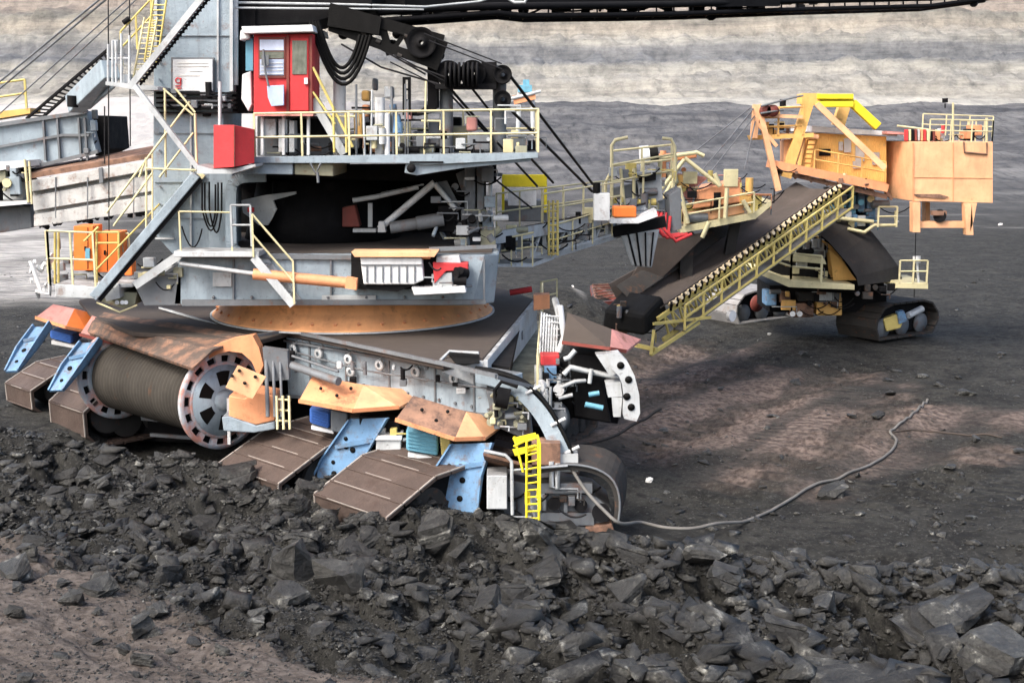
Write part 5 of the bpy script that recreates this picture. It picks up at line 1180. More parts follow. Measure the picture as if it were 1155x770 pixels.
for k, (u, v) in enumerate(((742, 238), (746, 240), (751, 240), (756, 244))):
    m = MB(); m.tube([P(u, v, 43), P(u-2, v+18, 42.8), P(u+6, v+28, 42.8), P(u+24, 264, 43)], .06, 8); m.build('hydraulic_hose', red, EX)
m = MB()
for px in ([(690, 232), (690, 164), (694, 158), (708, 155)], [(762, 205), (761, 165), (757, 157), (747, 156)], [(690, 192), (683, 206), (683, 232)], [(700, 190), (706, 250)], [(715, 190), (715, 232)]): m.pt([(u, v, 44) for u, v in px], .06, 6)
m.rail([P(690, 225, 43.6), P(760, 212, 44.4)], 1.2, 1.1, .04); m.rail([P(690, 205, 45), P(757, 198, 45)], 1.1, 1.1, .04); m.build('hoop_frame', cream, EX)
m = MB(); m.rect(44.2, .6, 707, 184, 718, 200); m.build('lamp_box', yellow, EX, .02)
m = MB(); m.ps(44.3, 1, [(718, 196), (745, 190), (748, 226), (722, 232)]); m.build('machinery_house', pale, EX, .03)
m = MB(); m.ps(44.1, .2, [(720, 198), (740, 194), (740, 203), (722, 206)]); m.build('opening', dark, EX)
m = MB(); m.ps(44.4, .8, [(690, 212), (718, 206), (718, 222), (692, 226)]); m.build('machinery_house', midgrey, EX, .03)

# ---- small fittings: valves, boxes, conduits, cable runs, all square to the machine
def fittings(seed, par, u0, u1, vf0, vf1, Yf, n, mats, smax=.35, only=None):
    r = random.Random(seed)
    for k in range(n):
        u = r.uniform(u0, u1); t = (u-u0)/(u1-u0); a_ = vf0(t) if callable(vf0) else vf0; b_ = vf1(t) if callable(vf1) else vf1
        v = r.uniform(a_, b_); p = P(u, v, Yf(u)+r.uniform(-.1, .35)); m = MB(); q = r.random(); s_ = r.uniform(.1, smax)
        if q < .35: m.box(p-Vector((s_/2, 0, s_/2)), p+Vector((s_*r.uniform(.2, .9), .2, s_*r.uniform(.2, 1)))); m.build('junction_box', r.choice(mats), par, .02)
        elif q < .55: m.cyl(p, p+Vector((r.choice([0, s_*1.6]), .1, 0)) if r.random() < .5 else p+Vector((0, 0, s_*1.5)), s_*.35, 10); m.build('valve', r.choice(mats), par)
        elif q < .8: L_ = min(s_*r.uniform(1.5, 3.5), max(.15, P(u1, v, p.y).x-p.x)); m.tube([p, p+Vector((L_, 0, 0)), p+Vector((L_, 0, -s_))], .025, 6); m.build('conduit', r.choice(mats), par)
        else: L_ = s_*r.uniform(2, 4); m.tube(arc(p, p+Vector((L_, 0, r.uniform(-.2, .2))), s_*.8, 8), .025, 6); m.build('hose', r.choice([black, dark, rope]), par)
MX = [midgrey, pale, dark, grey, olive, cream, midgrey, dark]
fittings(1, EX, 560, 750, lambda t: 262-38*t, lambda t: 290-46*t, lambda u: Yb(u)-.15, 44, MX, .35)
fittings(2, EX, 300, 600, 150, 174, lambda u: 34.6, 50, MX+[rusty, pale], .3)
fittings(3, EX, 490, 558, 190, 272, lambda u: 35.2, 34, [midgrey, pale, midgrey, grey, olive], .35)
fittings(4, EX, 2, 30, 186, 232, lambda u: 36.9, 16, MX, .4)
fittings(5, EX, 56, 140, 268, 320, lambda u: 34.9, 20, [olive, pale, midgrey, cream], .3)
fittings(6, EX, 150, 200, 296, 330, lambda u: 33.5, 12, MX, .25)
fittings(7, EX, 180, 260, 104, 128, lambda u: 34.6, 16, [midgrey, dark, pale], .3)
fittings(8, EX, 556, 590, 452, 482, lambda u: 28.9, 24, [olive, pale, midgrey, cream], .22)
fittings(9, EX, 560, 655, 548, 592, lambda u: 28.2, 26, [midgrey, pale, darkpad, midgrey], .28)
fittings(10, EX, 616, 648, 408, 466, lambda u: 33.1, 22, [pale, midgrey, dark, white], .22)
fittings(11, EX, 306, 540, lambda t: 398+20*t, lambda t: 424+24*t, lambda u: 33.0-.014*(u-306), 24, [midgrey, pale, dark], .2)
fittings(12, EX, 355, 520, lambda t: 458+34*t, lambda t: 484+30*t, lambda u: 31.6-.014*(u-355), 22, [midgrey, pale, dark, yellow], .22)
fittings(13, EX, 405, 528, 288, 330, lambda u: 33.0, 14, [dark, pale, midgrey, orange], .18)
fittings(14, EX, 690, 762, 190, 246, lambda u: 43.8, 34, [cream, pale, midgrey, yellow, dark], .4)
fittings(15, EX, 20, 110, lambda t: 130, 170, lambda u: 38.0, 10, [midgrey, grey], .2)
for (x_, z_) in [(-8.2+1.05*i, 5.32) for i in range(7)]:
    m = MB(); m.lathe(Vector((x_, 33.62, z_)), (0, 1, 0), [(-.02, 0), (-.02, .04), (.06, .04)], 8); m.build('bolt_head', midgrey, T1)

m = MB(); m.beam(Vector((-12.2, 38.2, 1.1)), Vector((-4.5, 36.6, 1.2)), 1.2, 1.7); m.beam(Vector((-4.8, 35.5, 1.2)), Vector((-1.2, 31.8, 1.3)), 1.0, 1.3); m.build('bogie_beam_and_fill', dark, EX, .04)  # black bodies added to deepen the shade between tracks and drum
m = MB(); q = P(160, 470, 36.6); m.beam(q, q+Vector((3.2, -.7, -.1)), .12, .18); m.beam(q+Vector((.3, -.2, -.5)), q+Vector((2.4, -.6, -.55)), .1, .1); m.build('bogie_rail', midgrey, EX)
# weld seams and bolt rows on the big plates
sm_ = paint('seam paint', (.20, .24, .27), .3, .4)
m = MB()
for v in (40, 150, 205, 246): m.rect(34.955, .04, 174, v, 262, v+.9)
m.build('weld_seam', sm_, MS)
for k in range(12):
    m = MB(); m.cyl(P(180, 10+k*20, 34.98), P(180, 10+k*20, 34.9), .03, 8); m.build('rivet', sm_, MS)
for k in range(14):
    m = MB(); p = gA.lerp(gB, .05+.067*k)-Z*.95; m.cyl(p, p-gn*.05, .04, 8); m.build('bolt_head', midgrey, SG)
# bolts and lifting eyes on the track hoods
for u, v, Y_ in ((362, 438, 30.75), (380, 446, 30.5), (396, 438, 30.7), (372, 430, 30.95), (476, 462, 29.2), (492, 474, 29.0), (505, 464, 29.2), (262, 424, 31.26), (276, 432, 31.26), (288, 425, 31.26), (270, 418, 31.26)):
    m = MB(); p = P(u, v, Y_); m.lathe(p, (0, -1, .4), [(0, 0), (0, .045), (.03, .045), (.03, 0)], 10); m.build('hood_bolt', dark, EX)
# ================================================================ orange hopper with its frame
HP = thing('loading_hopper', 'orange hopper with pale braced frame between the grey boom end and the belt wagon', 'hopper', P(805, 256, 50))
HP.location.z = 0
m = MB(); m.hexa([P(786, 214, 49), P(834, 204, 49), P(836, 200, 52), P(790, 208, 52)], [P(781, 236, 49), P(838, 228, 49), P(838, 228, 52), P(781, 236, 52)]); m.build('hopper_body', orange, HP, .05)
m = MB(); m.ps(49.2, 2.5, [(770, 240), (838, 229), (840, 240), (772, 254)]); m.build('hopper_base', peach, HP, .03)
m = MB(); m.ps(48.9, 3, [(766, 256), (850, 240), (870, 226), (870, 232), (852, 247), (768, 263)]); m.build('walkway', cream, HP)
m = MB()
for px in ([(766, 210), (776, 252)], [(745, 178), (786, 172), (794, 176)], [(772, 178), (812, 210)], [(745, 178), (742, 232)], [(762, 178), (758, 216)], [(806, 196), (812, 210)], [(820, 212), (818, 246)], [(838, 226), (846, 240)], [(800, 250), (792, 268)], [(742, 218), (772, 180)], [(758, 205), (744, 232)]): m.pt([(u, v, 48.7) for u, v in px], .09, 6)
m.rail([P(772, 254, 48.8), P(850, 240, 48.8)], .8, 1.2, .04); m.build('braced_frame', cream, HP)
m = MB(); m.ps(48.9, .4, [(744, 174), (786, 171), (786, 178), (744, 184)]); m.pt([(748, 170, 49), (748, 200, 49)], .12, 8); m.build('frame_head', orange, HP, .03)
m = MB(); m.cyl(P(722, 176, 48.5), P(732, 175, 48.5), .38, 20); m.build('barrel', white, HP); m = MB(); m.cyl(P(732.5, 175, 48.5), P(742, 174, 48.5), .3, 20); m.build('fan_motor', black, HP)
m = MB(); m.slab([P(765, 196, 49.4), P(800, 200, 49.4), P(784, 212, 49.4), P(780, 232, 49.4), P(768, 216, 49.4)], (0, .3, 0)); m.build('side_plate', pink, HP)
m = MB(); m.ps(49, .5, [(752, 196), (762, 190), (766, 206), (756, 214)]); m.build('drive_unit', olive, HP, .04)
random.seed(9)
for k in range(12):
    m = MB(); u = random.uniform(742, 870); v = 236-(u-742)*.1+random.uniform(-14, 14); a = P(u, v, 49.5); m.cyl(a, a+Vector((random.uniform(-.5, .5), 0, random.uniform(-.4, .4))), random.uniform(.06, .15), 8); m.build('pipe', random.choice([olive, cream, pale, dark, amberp]), HP)
m = MB(); m.beam(P(775, 262, 49.5), P(772, 330, 49.6), .5, .5); m.beam(P(830, 245, 50.5), P(815, 325, 50.6), .4, .4); m.build('support_leg', darkpad, HP)
m = MB(); m.hexa([P(740, 268, 49), P(800, 262, 49), P(800, 262, 51), P(740, 268, 51)], [P(700, 330, 49), P(720, 340, 49), P(720, 340, 51), P(700, 330, 51)]); m.build('lower_chute', browndeck, HP, .03)

# ================================================================ belt wagon
BW = thing('belt_wagon', 'orange and yellow belt wagon on crawlers with a long sloping conveyor, beyond the excavator', 'belt wagon', (19, 58, 0))
Yc = 54.0
A_, B_, A2_, B2_ = P(1030, 160, Yc), P(1120, 160, Yc), P(1030, 227, Yc), P(1120, 229, Yc); D_ = P(997, 154, Yc+3.4)-P(1030, 160, Yc); D_.z = 0
m = MB(); m.hexa([A2_, B2_, B2_+D_, A2_+D_], [A_, B_, B_+D_, A_+D_]); CW = m.build('counterweight', peach, BW, .02)
m = MB(); m.ps(Yc-.05, .06, [(1031, 219), (1060, 219), (1070, 222), (1064, 224), (1034, 222)]); m.pt([(1087, 160, Yc-.05), (1088, 172, Yc-.05), (1113, 174, Yc-.05), (1113, 161, Yc-.05)], .04, 6); m.build('panel_edge', rusty, CW)
m = MB(); m.beam(P(1030, 161, Yc-.02), P(1030, 226.5, Yc-.02), .05, .05); m.beam(P(1075, 161, Yc-.015), P(1075, 227.5, Yc-.015), .03, .03); m.beam(P(1031, 200, Yc-.015), P(1119, 201, Yc-.015), .025, .025); m.build('plate_seam', orange, CW)
m = MB(); m.rail([P(1048, 160, Yc+.1), P(1119, 161, Yc+.1)], .95, .85, .028, (1, .5)); m.rail([P(1119, 161, Yc+.1), P(1119, 161, Yc+.1)+Vector((0, 4, 0))], .95, .95, .028, (1, .5)); m.rail([P(1040, 152, Yc+4), P(1119, 155, Yc+4)], .95, .95, .028, (1, .5)); m.build('railing', cream, BW)
m = MB(); m.pt([(1075, 162, Yc+.5), (1075, 116, Yc+.5)], .05, 6); m.pt([(1113, 162, Yc+.5), (1113, 133, Yc+.5)], .06, 6); m.build('antenna_pole', cream, BW)
m = MB(); m.cyl(P(1066, 116, Yc+.4), P(1066, 111, Yc+.4), .13, 8); m.pt([(1066, 117, Yc+.4), (1066, 122, Yc+.4)], .03, 6); m.build('warning_lamp', dark, BW)
m = MB(); m.rect(Yc+2, .8, 1097, 141, 1108, 153); m.build('equipment_box', orange, BW, .03)
m = MB(); m.slab([P(1000, 148, Yc+1), P(1062, 152, Yc+1), P(1062, 154, Yc+1), P(1000, 151, Yc+1)], (0, 3, 0)); m.build('roof_sheet', pink, BW)
random.seed(4)
for k in range(10):
    u = 1022+k*3.4; m = MB(); m.rect(Yc+.6, .3, u, 146, u+2.4, 159); m.build('electrical_cabinet', [red, cream, dark, darkred, pale, orange][k % 6], BW, .02)
m = MB(); m.pt([(1012, 142, Yc+1), (1060, 148, Yc+1)], .05, 6); m.build('top_rail', cream, BW)
m = MB(); m.rect(Yc-.2, .5, 1030, 228, 1038, 262); m.rect(Yc+2.6, .5, 1044, 228, 1049, 252); m.ps(Yc-.2, .4, [(1088, 229), (1096, 229), (1098, 265), (1090, 265)]); m.ps(Yc-.2, .3, [(1096, 229), (1102, 229), (1098, 250), (1094, 262)]); m.rect(Yc, .5, 1038, 250, 1090, 257); m.build('hanging_frame', peach, BW)
m = MB(); m.cyl(P(1060, 244, Yc-.1), P(1060, 243, Yc+.8), .27, 20); m.build('tension_pulley', dark, BW); m = MB(); m.rect(Yc-.15, .3, 1052, 238, 1068, 243); m.build('pulley_bracket', rusty, BW)
m = MB(); m.pt([(1033, 262, Yc), (1031, 335, 56)], .02, 5); m.build('hanging_rope', rope, BW)
# house
m = MB(); m.slab([P(920, 150, 56), P(1000, 154, 56), P(1000, 210, 56), P(920, 196, 56)], (0, 3.6, 0)); HS = m.build('machine_house', amber, BW, .03)
m = MB(); m.slab([P(916, 142, 55.7), P(1012, 149, 55.7), P(1012, 153.5, 55.7), P(916, 149, 55.7)], (0, 4.3, 0)); m.build('roof', white, HS, .01)
m = MB(); m.rect(55.95, .06, 924, 168, 937, 176); m.build('window', dark, HS)
m = MB()
for a in ((952, 156, 960, 172), (965, 164, 975, 182), (962, 182, 972, 190), (984, 172, 992, 186), (946, 160, 951, 170)): m.rect(55.93, .03, *a)
m.build('patch_panel', paint('bare grey patch', (.45, .44, .42), .2, .2), HS)
m = MB(); m.rail([P(918, 192, 55.2), P(998, 206, 55.2)], .9, 1.1, .035); m.build('railing', amberp, BW)
m = MB(); m.beam(P(866, 184, 55), P(1000, 212, 55), .5, .35); m.beam(P(866, 184, 58.4), P(1000, 212, 58.4), .5, .35); m.slab([P(868, 180, 55), P(1000, 206, 55), P(1000, 206, 58), P(868, 180, 58)], (0, 0, -.08)); m.build('main_girder', orange, BW)
m = MB(); m.beam(P(872, 192, 55.1), P(1000, 222, 55.1), .2, .2); m.beam(P(876, 192, 55.1), P(878, 210, 55.1), .2, .2); 
for u in range(890, 1000, 18): m.beam(P(u, 188+(u-870)*.2, 55.1), P(u+8, 197+(u-870)*.22, 55.1), .12, .12)
m.build('lower_chord', rusty, BW)
# A-frame
m = MB(); m.beam(P(912, 114, 55), P(886, 200, 55), .42, .42); m.beam(P(912, 114, 58), P(890, 196, 58), .38, .38); m.beam(P(953, 116, 58), P(945, 142, 58), .5, .5); m.beam(P(904, 112, 55), P(924, 112, 55), .4, .5); m.beam(P(904, 112, 55), P(906, 111, 58), .4, .4); m.build('tower_leg', amberp, BW)
m = MB(); m.beam(P(921, 117, 54.8), P(998, 190, 54.4), .25, .25); m.build('diagonal_brace', peach, BW)
m = MB(); m.rect(54.7, .5, 922, 106, 963, 112); m.rect(54.7, .5, 922, 114.5, 963, 121); m.rect(54.95, 2.5, 922, 109, 963, 118); m.beam(P(961, 116, 55), P(990, 143, 55), .36, .36); m.build('tower_head', byellow, BW, .03)
m = MB(); m.ps(55.3, .8, [(884, 158), (908, 156), (899, 186), (884, 186)]); m.ps(55.2, .6, [(880, 150), (924, 152), (924, 157), (880, 156)]); m.build('tower_bracket', peach, BW, .04)
m = MB(); m.ps(54.8, .7, [(846, 153), (918, 150), (918, 155), (848, 158)]); m.build('tower_platform', amberp, BW)
m = MB(); m.rail([P(850, 154, 54.8), P(905, 152, 54.8)], 1.2, 1.0, .045, (1, .66, .33)); m.build('railing', amberp, BW)
m = MB(); m.beam(P(855, 118, 54.6), P(878, 215, 54.6), .24, .24); m.beam(P(853, 118, 54.6), P(850, 156, 54.6), .3, .2); m.beam(P(855, 140, 54.6), P(876, 165, 54.6), .15, .15); m.beam(P(853, 130, 54.6), P(905, 132, 54.6), .15, .15); m.build('tower_post', peach, BW)
for u in (863, 872):
    m = MB(); m.lathe(P(u, 125, 54.4), (0, 1, 0), [(0, 0), (0, .26), (.2, .22), (.4, .26), (.6, .22), (.8, .26), (.8, 0)], 20); m.build('rope_sheave', darkred, BW)
m = MB(); m.pt([(858, 120, 54.3), (895, 110, 54.5), (906, 108, 54.5)], .05, 6); m.pt([(858, 128, 54.3), (884, 124, 54.5)], .05, 6); m.build('hoist_rope', midgrey, BW)
for a, b in (((850, 122), (822, 158)), ((848, 126), (775, 212)), ((852, 130), (800, 196)), ((852, 136), (840, 190)), ((846, 122), (770, 182))):
    m = MB(); m.pt([(*a, 54.6), (*b, 50.5)], .03, 6); m.build('stay_rope', midgrey, BW)
m = MB(); m.cyl(P(883, 120, 55), P(883, 112, 55), .14, 8); m.build('warning_lamp', dark, BW)
m = MB(); a, b = P(911, 158, 55.6), P(902, 200, 55.6)
m.tube([a, b], .05, 6); m.tube([a+Vector((.4, 0, 0)), b+Vector((.4, 0, 0))], .05, 6)
for i in range(8): p = a.lerp(b, i/8); m.tube([p, p+Vector((.4, 0, 0))], .035, 5)
m.build('ladder', amberp, BW)
# machinery under the house
for q, mt in (((958, 214, 966, 244), cyan), ((968, 208, 976, 240), blue), ((978, 216, 988, 248), blue), ((940, 212, 956, 232), midgrey), ((926, 220, 940, 238), midgrey), ((968, 244, 988, 250), blue), ((948, 236, 966, 250), midgrey), ((955, 210, 960, 216), white)):
    m = MB(); m.rect(56.2, 1.0, *q); m.build('hydraulic_unit', mt, BW, .06)
m = MB(); m.pt([(944, 212, 55.8), (946, 250, 55.8)], .1, 6); m.pt([(934, 245, 55.6), (985, 250, 55.6)], .1, 6); m.pt([(956, 258, 55.6), (975, 262, 55.6), (986, 254, 55.6), (1010, 254, 55.6), (1011, 238, 55.6)], .09, 6); m.rail([P(990, 256, 55.4), P(1011, 256, 55.4)], .9, .8, .04); m.build('service_walkway', cream, BW)
m = MB(); m.lathe(Vector((15.5, 58, 0)), Z, [(2.4, 0), (2.4, 2.0), (3.2, 2.0), (3.3, 1.3), (6.3, 1.2), (6.3, 0)], 32); m.build('slewing_column', dark, BW)
# chute hood: a dark curved rubber skirt
hc = P(955, 322, 57); m = MB(); 
prof_ = [(936, 247), (950, 243), (966, 248), (984, 262), (1000, 282), (1013, 300), (1018, 316)]
prof2 = [(917, 262), (922, 262), (934, 272), (948, 288), (958, 300), (966, 312), (968, 322)]
for i in range(6):
    a, b, c_, d_ = P(*prof_[i], 56.2), P(*prof_[i+1], 56.2), P(*prof2[i+1], 54.6), P(*prof2[i], 54.6); m.add([a, b, c_, d_, a+Vector((0, 2.2, -.3)), b+Vector((0, 2.2, -.3))], [(0, 1, 2, 3), (0, 4, 5, 1)], True)
sl = paint('black skirt', (.035, .033, .032), 0, .5, .7, spot=0); m.build('chute_skirt', sl, BW)
m = MB(); m.ps(56, .3, [(918, 264), (936, 276), (950, 292), (964, 314), (940, 314), (936, 280)]); m.ps(55.8, 1.5, [(936, 282), (948, 292), (966, 316), (940, 316)]); m.build('chute_side', amberp, BW)
m = MB(); m.ps(56.6, 1.2, [(925, 255), (950, 250), (1006, 300), (1012, 318), (930, 318)]); m.build('core_frame', dark, BW)
# lower deck
m = MB(); m.ps(54.6, 4.0, [(862, 305), (892, 316), (964, 321), (964, 327), (890, 324), (860, 311)]); m.ps(54.8, 3, [(1012, 319), (1047, 319), (1047, 326), (1010, 325)]); m.build('lower_deck', cream, BW, .02)
m = MB(); m.rail([P(864, 306, 54.4), P(892, 315, 54.4), P(926, 318, 54.4)], 1.15, 1.0, .05, (1, .5)); m.rail([P(1014, 319, 54.8), P(1045, 319, 54.8)], 1.0, .7, .04); m.rail([P(884, 290, 57), P(936, 292, 57)], 1.0, 1.0, .05); m.build('railing', cream, BW)
m = MB(); m.ps(55, .8, [(880, 286), (930, 292), (932, 298), (880, 293)]); m.build('mid_beam', cream, BW)
m = MB(); m.ps(56.5, 3, [(868, 262), (940, 270), (940, 318), (868, 310)]); m.build('core_frame', dark, BW)
for q, mt in (((906, 270, 914, 282), midgrey), ((916, 270, 930, 282), pale), ((918, 282, 932, 290), midgrey), ((890, 268, 904, 280), darkpad)):
    m = MB(); m.rect(56.2, .5, *q); m.build('motor', mt, BW, .04)
m = MB(); m.pt([(1036, 320, 55), (1034, 294, 55)], .06, 6); m.cyl(P(1034, 296, 55), P(1034, 289, 55), .18, 10); m.build('floodlight', white, BW)
# crawlers of the belt wagon
def bcrawl(c, hd, L, wd_, h, name='crawler_track', mat=darkpad):
    hd = Vector(hd).normalized(); wv = Vector((-hd.y, hd.x, 0)); wv = wv if wv.y < 0 else -wv; c = Vector(c)
    prof = [(L*.5-.25, .05), (L*.5, .35*h), (L*.5-.05, .62*h), (L*.5-.55, .92*h), (L*.5-1.2, h), (-L*.5+1.2, h), (-L*.5+.5, .9*h), (-L*.5, .6*h), (-L*.5, .35*h), (-L*.5+.4, .05)]
    T = MB(); pts = [c+hd*a+Z*b for a, b in prof]; mid = sum(pts, Vector())/len(pts)
    for i in range(len(pts)):
        a, b = pts[i], pts[(i+1) % len(pts)]; Ln = (b-a).length; k = max(1, round(Ln/.45)); d = (b-a).normalized(); nn = wv.cross(d).normalized()
        if nn.dot((a+b)/2-mid) < 0: nn = -nn
        for j in range(k):
            p0, p1 = a+d*(Ln*j/k+.02), a+d*(Ln*(j+1)/k-.02); T.slab([p0-wv*wd_/2, p1-wv*wd_/2, p1+wv*wd_/2, p0+wv*wd_/2], -nn*.1)
    root = T.build(name, mat, BW, .012)
    f = MB(); f.slab([mid+(p-mid)*.8-wv*(wd_/2-.45) for p in pts], wv*(wd_-.9)); f.build('track_frame', dark, root)
    for k in range(3):
        q = c+hd*(L*(-.3+.3*k))+Z*.32*h+wv*(wd_/2-.44); f = MB(); f.lathe(q, wv, [(0, 0), (0, .27*h), (.12, .27*h), (.12, 0)], 18); f.build('track_roller', midgrey, root)
    return root
pc = G(1003, 362, .8)
t1_ = bcrawl((pc.x+.1, pc.y+.6, .05), (-.82, -.57, 0), 4.6, 2.4, 1.75)
m = MB(); m.ps(pc.y-1.0, .4, [(996, 360), (1012, 354), (1020, 360), (1016, 370), (1000, 374)]); m.build('gearbox', yellow, t1_, .05)
m = MB(); m.ps(pc.y-1.1, .4, [(1012, 352), (1020, 350), (1024, 362), (1014, 366)]); m.build('drive_motor', blue, t1_, .05)
m = MB(); m.cyl(P(1024, 356, pc.y-1.0), P(1040, 348, pc.y-.6), .16, 12); m.build('brake_unit', pale, t1_)
pc2 = G(850, 345, .8)
bcrawl((pc2.x, pc2.y+.6, 0), (-.82, -.57, 0), 4.4, 2.2, 1.7, mat=paint('grey track steel', (.26, .26, .26), .2, .3))
m = MB(); m.lathe(P(853, 342, pc2.y-1.2), (.5, -.8, 0), [(0, 0), (0, .42), (.1, .42), (.1, 0)], 20); m.build('track_wheel', darkred, BW)
m = MB(); m.rect(57.5, 3, 868, 322, 1000, 352); m.build('axle_frame', dark, BW)
for q, mt in (((864, 328, 876, 345), blue), ((880, 330, 892, 342), rusty), ((893, 342, 918, 358), rusty), ((921, 335, 950, 356), amberp), ((900, 330, 920, 340), darkpad)):
    m = MB(); m.rect(57.0, 1.0, *q); m.build('drive_unit', mt, BW, .06)
for u in (894, 902):
    m = MB(); m.cyl(P(u, 354, 56.9), P(u, 354, 56.6), .13, 12); m.build('headlamp', white, BW)
# sloping conveyor
ca, cb = P(922, 213, 54.6), P(724, 350, 47.5); cdv = (cb-ca).normalized(); cs = Vector((cdv.y, -cdv.x, 0)).normalized()
if cs.y > 0: cs = -cs
cn = cs.cross(cdv).normalized(); cn = cn if cn.z > 0 else -cn
W = 1.08
def C(t, s_, h_): return ca.lerp(cb, t)+cs*s_+cn*h_
m = MB(); beltm = paint('dusty conveyor belt', (.075, .062, .055), 0, .6, .9, spot=.2)
for s0, s1, h0, h1 in ((-W, -.45, .28, 0), (-.45, .45, 0, 0), (.45, W, 0, .28)): m.slab([C(0, s0, h0), C(1, s0, h0), C(1, s1, h1), C(0, s1, h1)], cn*-.05)
CV_ = m.build('conveyor_belt', beltm, BW)
m = MB(); m.slab([C(.02, -W-.05, .15), C(1.0, -W-.05, .15), C(1, -W-.35, 1.0), C(.3, -W-.2, .5)], cs*-.06); m.build('side_skirt', beltm, BW)
m = MB(); m.slab([C(.3, -.5, .35), C(1, -.5, .35), C(1, -W, .9), C(.3, -W, .7)], cn*.05); m.build('cover_sheet', darkpad, BW)
CT = MB()
for hh in (-.05, -.95): CT.beam(C(0, W+.05, hh), C(1.03, W+.05, hh), .12, .16); CT.beam(C(0, -W, hh), C(1.03, -W, hh), .12, .16)
for k in range(27):
    CT.beam(C(k/26, W+.05, -.05), C(k/26, W+.05, -.95), .07, .07); CT.beam(C(k/26, W+.05, -.95), C(min(1, (k+1)/26), W+.05, -.05), .05, .05)
    if k % 3 == 0: CT.beam(C(k/26, W, -.95), C(k/26, -W, -.95), .07, .07)
TR_ = CT.build('conveyor_truss', yellow, BW)
m = MB()
for k in range(31):
    t = .02+k/32; m.tube([C(t, W-.05, .14), C(t, W+.34, .30)], .085, 8)
m.build('carrying_idlers', paint('idler cream', (.75, .62, .42), .15, .1), BW)
m = MB(); 
for k in range(31): t = .035+k/32; m.beam(C(t, W+.15, .02), C(t, W+.3, .34), .08, .16)
m.build('idler_bracket', dark, BW)
m = MB(); m.slab([C(.02, W+.12, -.75), C(.98, W+.12, -.75), C(.98, W+.7, -.75), C(.02, W+.7, -.75)], cn*-.05); WKc = m.build('conveyor_walkway', midgrey, BW)
m = MB(); m.rail([C(.02, W+.7, -.75), C(.98, W+.7, -.75)], .95, 1.1, .05, (1, .5, .05)); m.build('railing', yellow, BW)
m = MB(); m.hexa([C(.97, -W-.2, -.3), C(1.1, -W-.2, -.4), C(1.1, W, -.4), C(.97, W, -.3)], [C(.97, -W-.1, .6), C(1.07, -W-.1, .35), C(1.07, W-.1, .35), C(.97, W-.1, .6)]); m.build('tail_box', black, BW, .15)
m = MB(); m.beam(C(1.12, -W-.6, -.6), C(1.12, W+.7, -.7), .14, .14); m.beam(C(.9, W+.6, -.9), C(1.14, W+.6, -.8), .12, .12); m.beam(C(1.14, W+.6, -.8), C(1.1, W+.6, 0), .1, .1); m.beam(C(.86, W+.8, -.9), C(1.08, W+.4, .1), .1, .1); m.build('tail_frame', yellow, BW)
m = MB(); m.cyl(C(.78, W+.9, -1.3), C(.78, W+1.05, -1.3), .22, 18); m.build('jockey_wheel', white, BW)

HX = [cream, pale, orange, dark, olive, amberp, midgrey, yellow]
fittings(31, HP, 742, 870, lambda t: 190+20*t, lambda t: 250-16*t, lambda u: 49.0, 46, HX, .6)
fittings(32, BW, 925, 1000, 212, 256, lambda u: 55.8, 30, [blue, cyan, midgrey, pale, cream], .5)
fittings(33, BW, 868, 930, 272, 314, lambda u: 55.6, 26, [cream, pale, midgrey, dark, amberp], .5)
fittings(34, BW, 868, 945, 326, 352, lambda u: 56.6, 24, [midgrey, rusty, pale, amberp, dark], .5)
fittings(35, BW, 856, 900, 138, 154, lambda u: 55.0, 18, [amberp, cream, dark, rusty], .4)
fittings(36, BW, 1022, 1100, 150, 158, lambda u: Yc+.8, 20, [cream, red, dark, pale, orange], .4)
fittings(37, BW, 872, 996, lambda t: 184+26*t, lambda t: 192+28*t, lambda u: 54.7, 14, [rusty, orange, cream], .3)
fittings(38, HP, 745, 838, lambda t: 176+26*t, lambda t: 248-14*t, lambda u: 49.3, 14, [orange, pink, orange, cream], .35)
fittings(39, BW, 688, 738, 342, 384, lambda u: 47.0, 16, [darkpad, yellow, midgrey, dark, rusty], .45)
fittings(40, BW, 950, 1012, 322, 334, lambda u: 54.8, 10, [dark, darkpad, midgrey], .4)
# ================================================================ far and small things
FM = thing('distant_stacker', 'tiny pale blue and orange machine far off below the pale bench', 'stacker', (G(592, 160, 3).x, 260, 4))
m = MB(); m.rect(260, 5, 584, 96, 600, 104); m.rect(261, 3, 590, 90, 597, 96); m.build('cabin', cyan, FM)
m = MB(); m.ps(260, 4, [(578, 108), (604, 106), (604, 112), (580, 118)]); m.build('boom', orange, FM)
m = MB(); m.pt([(586, 104, 261), (584, 160, 261)], .5, 6); m.pt([(600, 104, 261), (602, 160, 261)], .5, 6); m.pt([(574, 112, 260), (610, 103, 260)], .4, 6); m.build('leg', pale, FM)
SCR = thing('scrap_frame', 'rusty red flat steel frame lying on the coal left of the conveyor foot', 'scrap frame', G(690, 335, 0))
m = MB(); a, b, c_, d_ = G(668, 325, .3), G(700, 322, .3), G(704, 340, .2), G(672, 344, .2)
for p, q in ((a, b), (b, c_), (c_, d_), (d_, a), (a, c_)): m.beam(p, q, .25, .3)
m.build('frame', darkred, SCR)
m = MB()
for k in range(6): p = a.lerp(d_, k/6); q = b.lerp(c_, k/6); m.beam(p+Z*.2, q+Z*.15, .08, .08)
m.build('cross_bar', rusty, SCR)
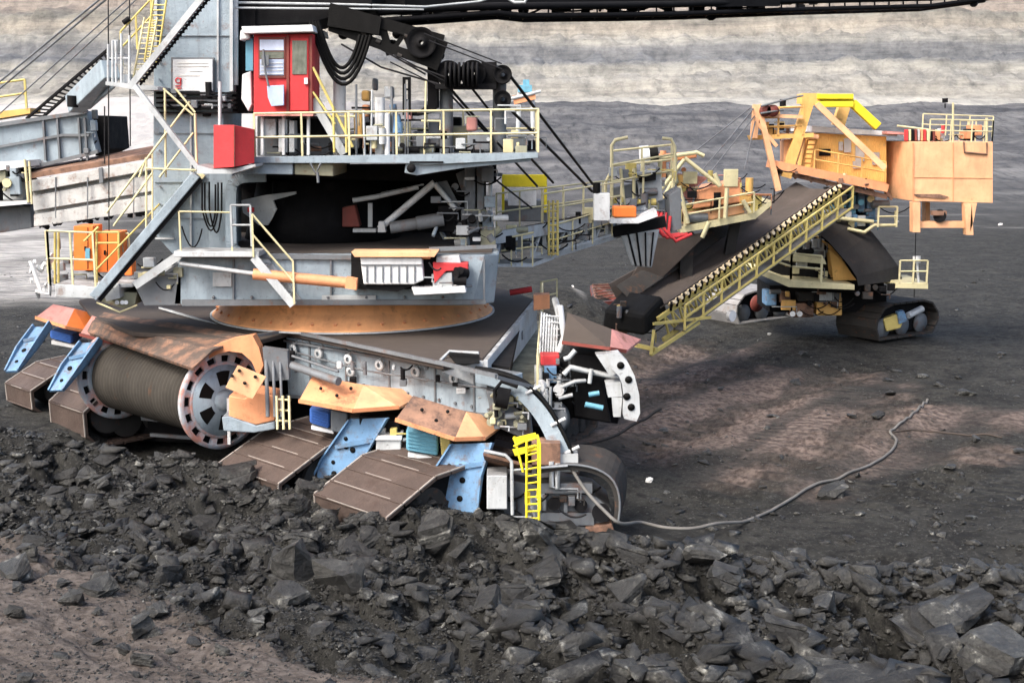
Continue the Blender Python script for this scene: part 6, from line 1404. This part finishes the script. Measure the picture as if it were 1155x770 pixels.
def lay(name, pts, r, mat, lab, cat):
    w_ = []
    for u, v in pts:
        p = on_ground(u, v); w_.append(Vector((p.x, p.y, 0)))
    w_ = smooth_path(w_, 8); w_ = [Vector((p.x, p.y, zat(p.x, p.y)+r*.8)) for p in w_]
    m = MB(); m.tube(w_, r, 8); return tag(m.build(name, mat), lab, cat)
w_ = [P(642, 524, 28.4), P(660, 552, 27.9), P(682, 576, 27.6), P(700, 590, 27.5)]
tail = [on_ground(u, v)+Vector((0, 0, .30 if u < 830 else 0)) for u, v in ((722, 602), (750, 608), (780, 609), (810, 603), (850, 586), (890, 566), (925, 546), (955, 536), (985, 524), (1003, 512), (1011, 498), (1004, 488), (1016, 478), (1035, 464), (1046, 452))]
pts = smooth_path(w_+[Vector(p) for p in tail], 6)
pts = [Vector((p.x, p.y, max(p.z, zat(p.x, p.y)+.05) if i > 20 else p.z)) for i, p in enumerate(pts)]
pts = pts[:54]+[Vector((p.x, p.y, zat(p.x, p.y)+.06)) for p in pts[54:]]
m = MB(); m.tube(pts, .042, 10); tag(m.build('trailing_cable', cablem), 'long grey power cable winding over the coal floor from the excavator', 'cable')
lay('ground_hose', [(640, 506), (668, 500), (700, 489), (730, 472), (745, 462)], .05, darkpad, 'thin dark hose on the ground behind the near track end', 'hose')
lay('ground_hose', [(1004, 488), (1040, 486), (1080, 490), (1130, 494)], .03, browndeck, 'thin dark brown hose branching right from the grey cable', 'hose')
wst = paint('white stone', (.6, .6, .58), 0, 0, spot=.2); hm2 = hero(300, .22, .2, .16, 1, .06); hm2.materials.clear(); hm2.materials.append(wst); hm2.name = 'pale_stone'
for u, v in ((646, 324), (732, 543), (868, 378), (975, 252), (990, 255), (1012, 251), (1128, 254), (963, 246), (700, 318), (716, 322)):
    p = on_ground(u, v); o = bpy.data.objects.new('pale_stone', hm2); COL.objects.link(o); s = 1 if v > 300 else 2.0; o.location = (p.x, p.y, zat(p.x, p.y)+.05); o.scale = (s, s, s); o.rotation_euler = (0, 0, u)
    tag(o, 'small white stone lying alone on the dark pit floor', 'stone', 'white stones on the dark floor')
